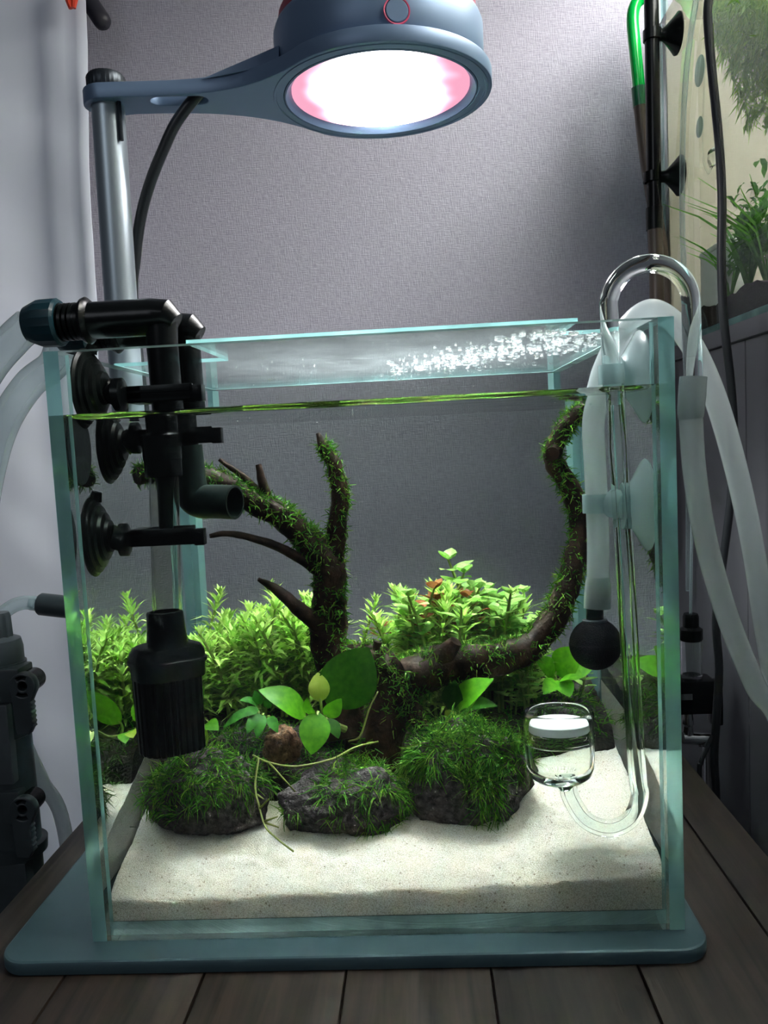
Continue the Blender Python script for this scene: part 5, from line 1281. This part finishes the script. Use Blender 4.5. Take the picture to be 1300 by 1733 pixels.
# lamp over the neighbour tank
nl = thing('tank_light', 'flat white light bar above the neighbouring tank', 'lamp', (0.42, 0.12, 0.70))
MB().box((0.28, -0.16, 0.765), (0.57, 0.36, 0.785)).build('housing', M['lampmetal'], nl, bevel=0.002)
MB().box((0.29, -0.15, 0.7635), (0.56, 0.35, 0.7649)).build('diffuser', emit('tank_light_panel', (1.0, 0.97, 0.90, 1), TANK2_POWER), nl, smooth=False)
for y in (-0.12, 0.32):
    for x in (0.292, 0.552):
        MB().tube([(x, y, 0.766), (x + (0.012 if x > .4 else -.012) * 1.5, y, 0.70), (X1 - .003 if x > .4 else X0 + .003, y, ZT + 0.0022)], 0.0022, 10).build('leg', M['chrome'], nl)

# black intake with suction cups, green pipe, clear airline on the outside of the neighbour tank
PY_ = 0.372
bp0, bp1 = A(1101, -120, Y=PY_), A(1108, 385, Y=PY_)
bt = thing('black_pipe', 'straight black pipe on two black suction cups beside the bright tank', 'filter pipe', tuple(bp1))
MB().tube([bp0, bp1], 0.0058, 24).build('pipe', M['black'], bt)
MB().tube([bp1 + Vector((0, 0, .016)), bp1 - Vector((0, 0, .002))], 0.0068, 24).build('cuff', M['black_wet'], bt)
for v in (60, 300):
    c = A(1104, v, Y=PY_); xx = X0 - 0.0002
    o = MB().lathe([(0.0160, 0.0), (0.0160, 0.0010), (0.0125, 0.0040), (0.0065, 0.0100), (0.0048, 0.0125), (0.0046, xx - c.x - 0.0060), (0.0, xx - c.x - 0.0060)], (xx, PY_, c.z), (-1, 0, 0), 36).build('suction_cup', M['black_wet'], bt, angle=40)
    MB().lathe([(0.0061, -0.004), (0.0074, -0.004), (0.0074, 0.004), (0.0061, 0.004)], c, segs=28, close=True).build('clip_ring', M['black'], o)
hose('pipe_hose', 'wide grey brown hose hanging below the black pipe', [tuple(bp1 - Vector((0, 0, .001))), tuple(A(1111, 450, Y=PY_)), tuple(A(1112, 520, Y=PY_)), tuple(A(1113, 640, Y=PY_)), tuple(A(1120, 900, Y=PY_))], 0.0060, 'brown_hose')
GY = 0.415
gp = thing('green_pipe', 'bright green bent pipe with dark green sleeve beside the black pipe', 'filter pipe', tuple(A(1083, 178, Y=GY)))
MB().tube(spline([tuple(A(1112, -45, Y=GY)), tuple(A(1092, -10, Y=GY)), tuple(A(1076, 8, Y=GY)), tuple(A(1071, 35, Y=GY)), tuple(A(1076, 90, Y=GY)), tuple(A(1083, 160, Y=GY))], 6), 0.0052, 20).build('pipe', M['green_plastic'], gp)
MB().tube([A(1080.5, 148, Y=GY), A(1083.5, 180, Y=GY)], 0.0060, 20).build('sleeve', M['green_dark'], gp)
MB().tube(spline([tuple(A(1083.2, 176, Y=GY)), tuple(A(1090, 240, Y=GY)), tuple(A(1102, 320, Y=GY - .003)), tuple(A(1120, 420, Y=GY - .003)), tuple(A(1130, 500, Y=GY - .003)), tuple(A(1133, 600, Y=GY)), tuple(A(1136, 900, Y=GY))], 6), 0.0056, 20).build('hose', M['brown_hose'], gp)
hose('airline', 'thin clear airline running down the outside of the bright tank', [tuple(A(1190, -60, x=X0 - .004)), tuple(A(1175, 20, x=X0 - .004)), tuple(A(1163, 110, x=X0 - .004)), tuple(A(1156, 220, x=X0 - .0035)), tuple(A(1155, 380, x=X0 - .0035)), tuple(A(1160, 500, x=X0 - .0035)), tuple(A(1163, 570, x=X0 - .0075)), tuple(A(1165, 800, x=X0 - .008)), tuple(A(1165, 1000, x=X0 - .008))], 0.0022, 'pale_hose', 6, None, 12, 'hose')
bc_ = thing('bubble_glass', 'small clear glass drop tube on white suction cups inside the bright tank', 'diffuser', tuple(U2(1200, 290, .012)))
for v, s_ in ((120, 1.0), (215, .7)):
    q = U2(1184, v, .0); MB().lathe([(0.011 * s_, 0.0), (0.011 * s_, 0.001), (0.008 * s_, 0.003), (0.003, 0.005), (0.0, 0.005)], (X0 + T2 + .0006, q.y, q.z), (1, 0, 0), 28).build('suction_cup', M['milky'], bc_)
MB().tube(spline([tuple(U2(1194, 100, .008)), tuple(U2(1191, 180, .008)), tuple(U2(1190, 260, .008)), tuple(U2(1198, 292, .008)), tuple(U2(1206, 282, .008))], 5), 0.0012, 10).build('tube', M['tube'], bc_)
q = U2(1208, 268, .010); MB().lathe([(0.0, -0.006), (0.006, -0.005), (0.009, 0.0), (0.0085, 0.006), (0.004, 0.008), (0.0, 0.008)], q, segs=28).build('bulb', M['tube'], bc_)

cpts = [(1212, -90, .20), (1201, -10, .20), (1198, 30, .20), (1205, 120, .20), (1217, 240, .20), (1222, 340, .20), (1221, 440, .20), (1225, 540, .20), (1237, 650, .20), (1242, 740, .20), (1236, 850, .20), (1222, 960, .20), (1212, 1050, .20), (1217, 1130, .20), (1213, 1210, .20), (1209, 1280, .20), (1212, 1350, .20), (1216, 1500, .20)]
kc = thing('power_cable', 'long black cable winding down in front of the bright tank and cabinet', 'cable', tuple(A(1212, 1350, Y=.20)))
hose('cable', None, [tuple(A(u, v, Y=Y)) for u, v, Y in cpts] + [(0.212, 0.20, -0.2), (0.211, 0.19, -0.415)], 0.0027, 'cable', 6, kc, 12)
hose('cable_branch', None, [tuple(A(1206, 1245, Y=.20)), tuple(A(1196, 1268, Y=.20)), tuple(A(1187, 1290, Y=.20)), tuple(A(1184, 1330, Y=.20)), (0.20, 0.20, -0.15)], 0.0016, 'cable', 6, kc, 8)

gy = 0.245; gx = A(1178, 1150, Y=gy).x
gb = thing('gas_bottle', 'dark gas bottle with black regulator and clear bubble counter behind the table edge', 'gas bottle', (gx + 0.0085, gy, FLOOR_Z))
def gz(v): return A(1180, v, Y=gy).z
MB().lathe([(0.026, 0.0), (0.0275, 0.003), (0.0275, 0.300), (0.024, 0.325), (0.013, 0.345), (0.010, 0.352), (0.0, 0.352)], (gx + 0.0085, gy, FLOOR_Z), segs=40).build('bottle', M['valve_grey'], gb, angle=40)
MB().tube([(gx + 0.0085, gy, FLOOR_Z + .350), (gx + 0.0085, gy, gz(1262)), (gx + 0.004, gy, gz(1255))], 0.0045, 16).build('bottle_valve', M['chrome'], gb)
MB().tube([(gx - 0.010, gy, gz(1248)), (gx + 0.012, gy, gz(1252))], 0.0042, 16).build('fitting', M['chrome'], gb)
MB().lathe([(0.0030, gz(1245)), (0.0038, gz(1240)), (0.0030, gz(1228)), (0.0040, gz(1224)), (0.0032, gz(1205))], (gx - 0.006, gy, 0), segs=20).build('needle_valve', M['chrome'], gb, angle=30)
MB().box((gx - 0.017, gy - 0.010, gz(1202)), (gx + 0.011, gy + 0.010, gz(1146))).build('solenoid', M['black'], gb, bevel=0.0022)
MB().box((gx + 0.009, gy - 0.006, gz(1225)), (gx + 0.017, gy + 0.006, gz(1152))).build('plug', M['black_wet'], gb, bevel=0.0018)
MB().box((gx - 0.0155, gy - 0.0104, gz(1176)), (gx - 0.006, gy - 0.0098, gz(1166))).build('plate', M['chrome'], gb, smooth=False)
MB().lathe([(0.0070, gz(1148)), (0.0074, gz(1140)), (0.0072, gz(1082)), (0.0064, gz(1080)), (0.0062, gz(1140)), (0.0, gz(1143))], (gx - 0.003, gy, 0), segs=28).build('bubble_chamber', M['tube'], gb, angle=40)
MB().lathe([(0.0074, gz(1083)), (0.0080, gz(1080)), (0.0080, gz(1064)), (0.0056, gz(1060)), (0.0056, gz(1043)), (0.0048, gz(1038)), (0.0, gz(1038))], (gx - 0.003, gy, 0), segs=28).build('chamber_cap', M['black'], gb, angle=30)
hose('gas_line', None, [(gx - 0.003, gy, gz(1040)), (gx - 0.002, gy, gz(960)), (gx - 0.001, gy, gz(880)), (gx + 0.002, gy + .01, gz(820)), (gx + .012, gy + .03, gz(800)), (gx + .03, gy + .06, gz(830))], 0.0011, 'pale_hose', 6, gb, 8)
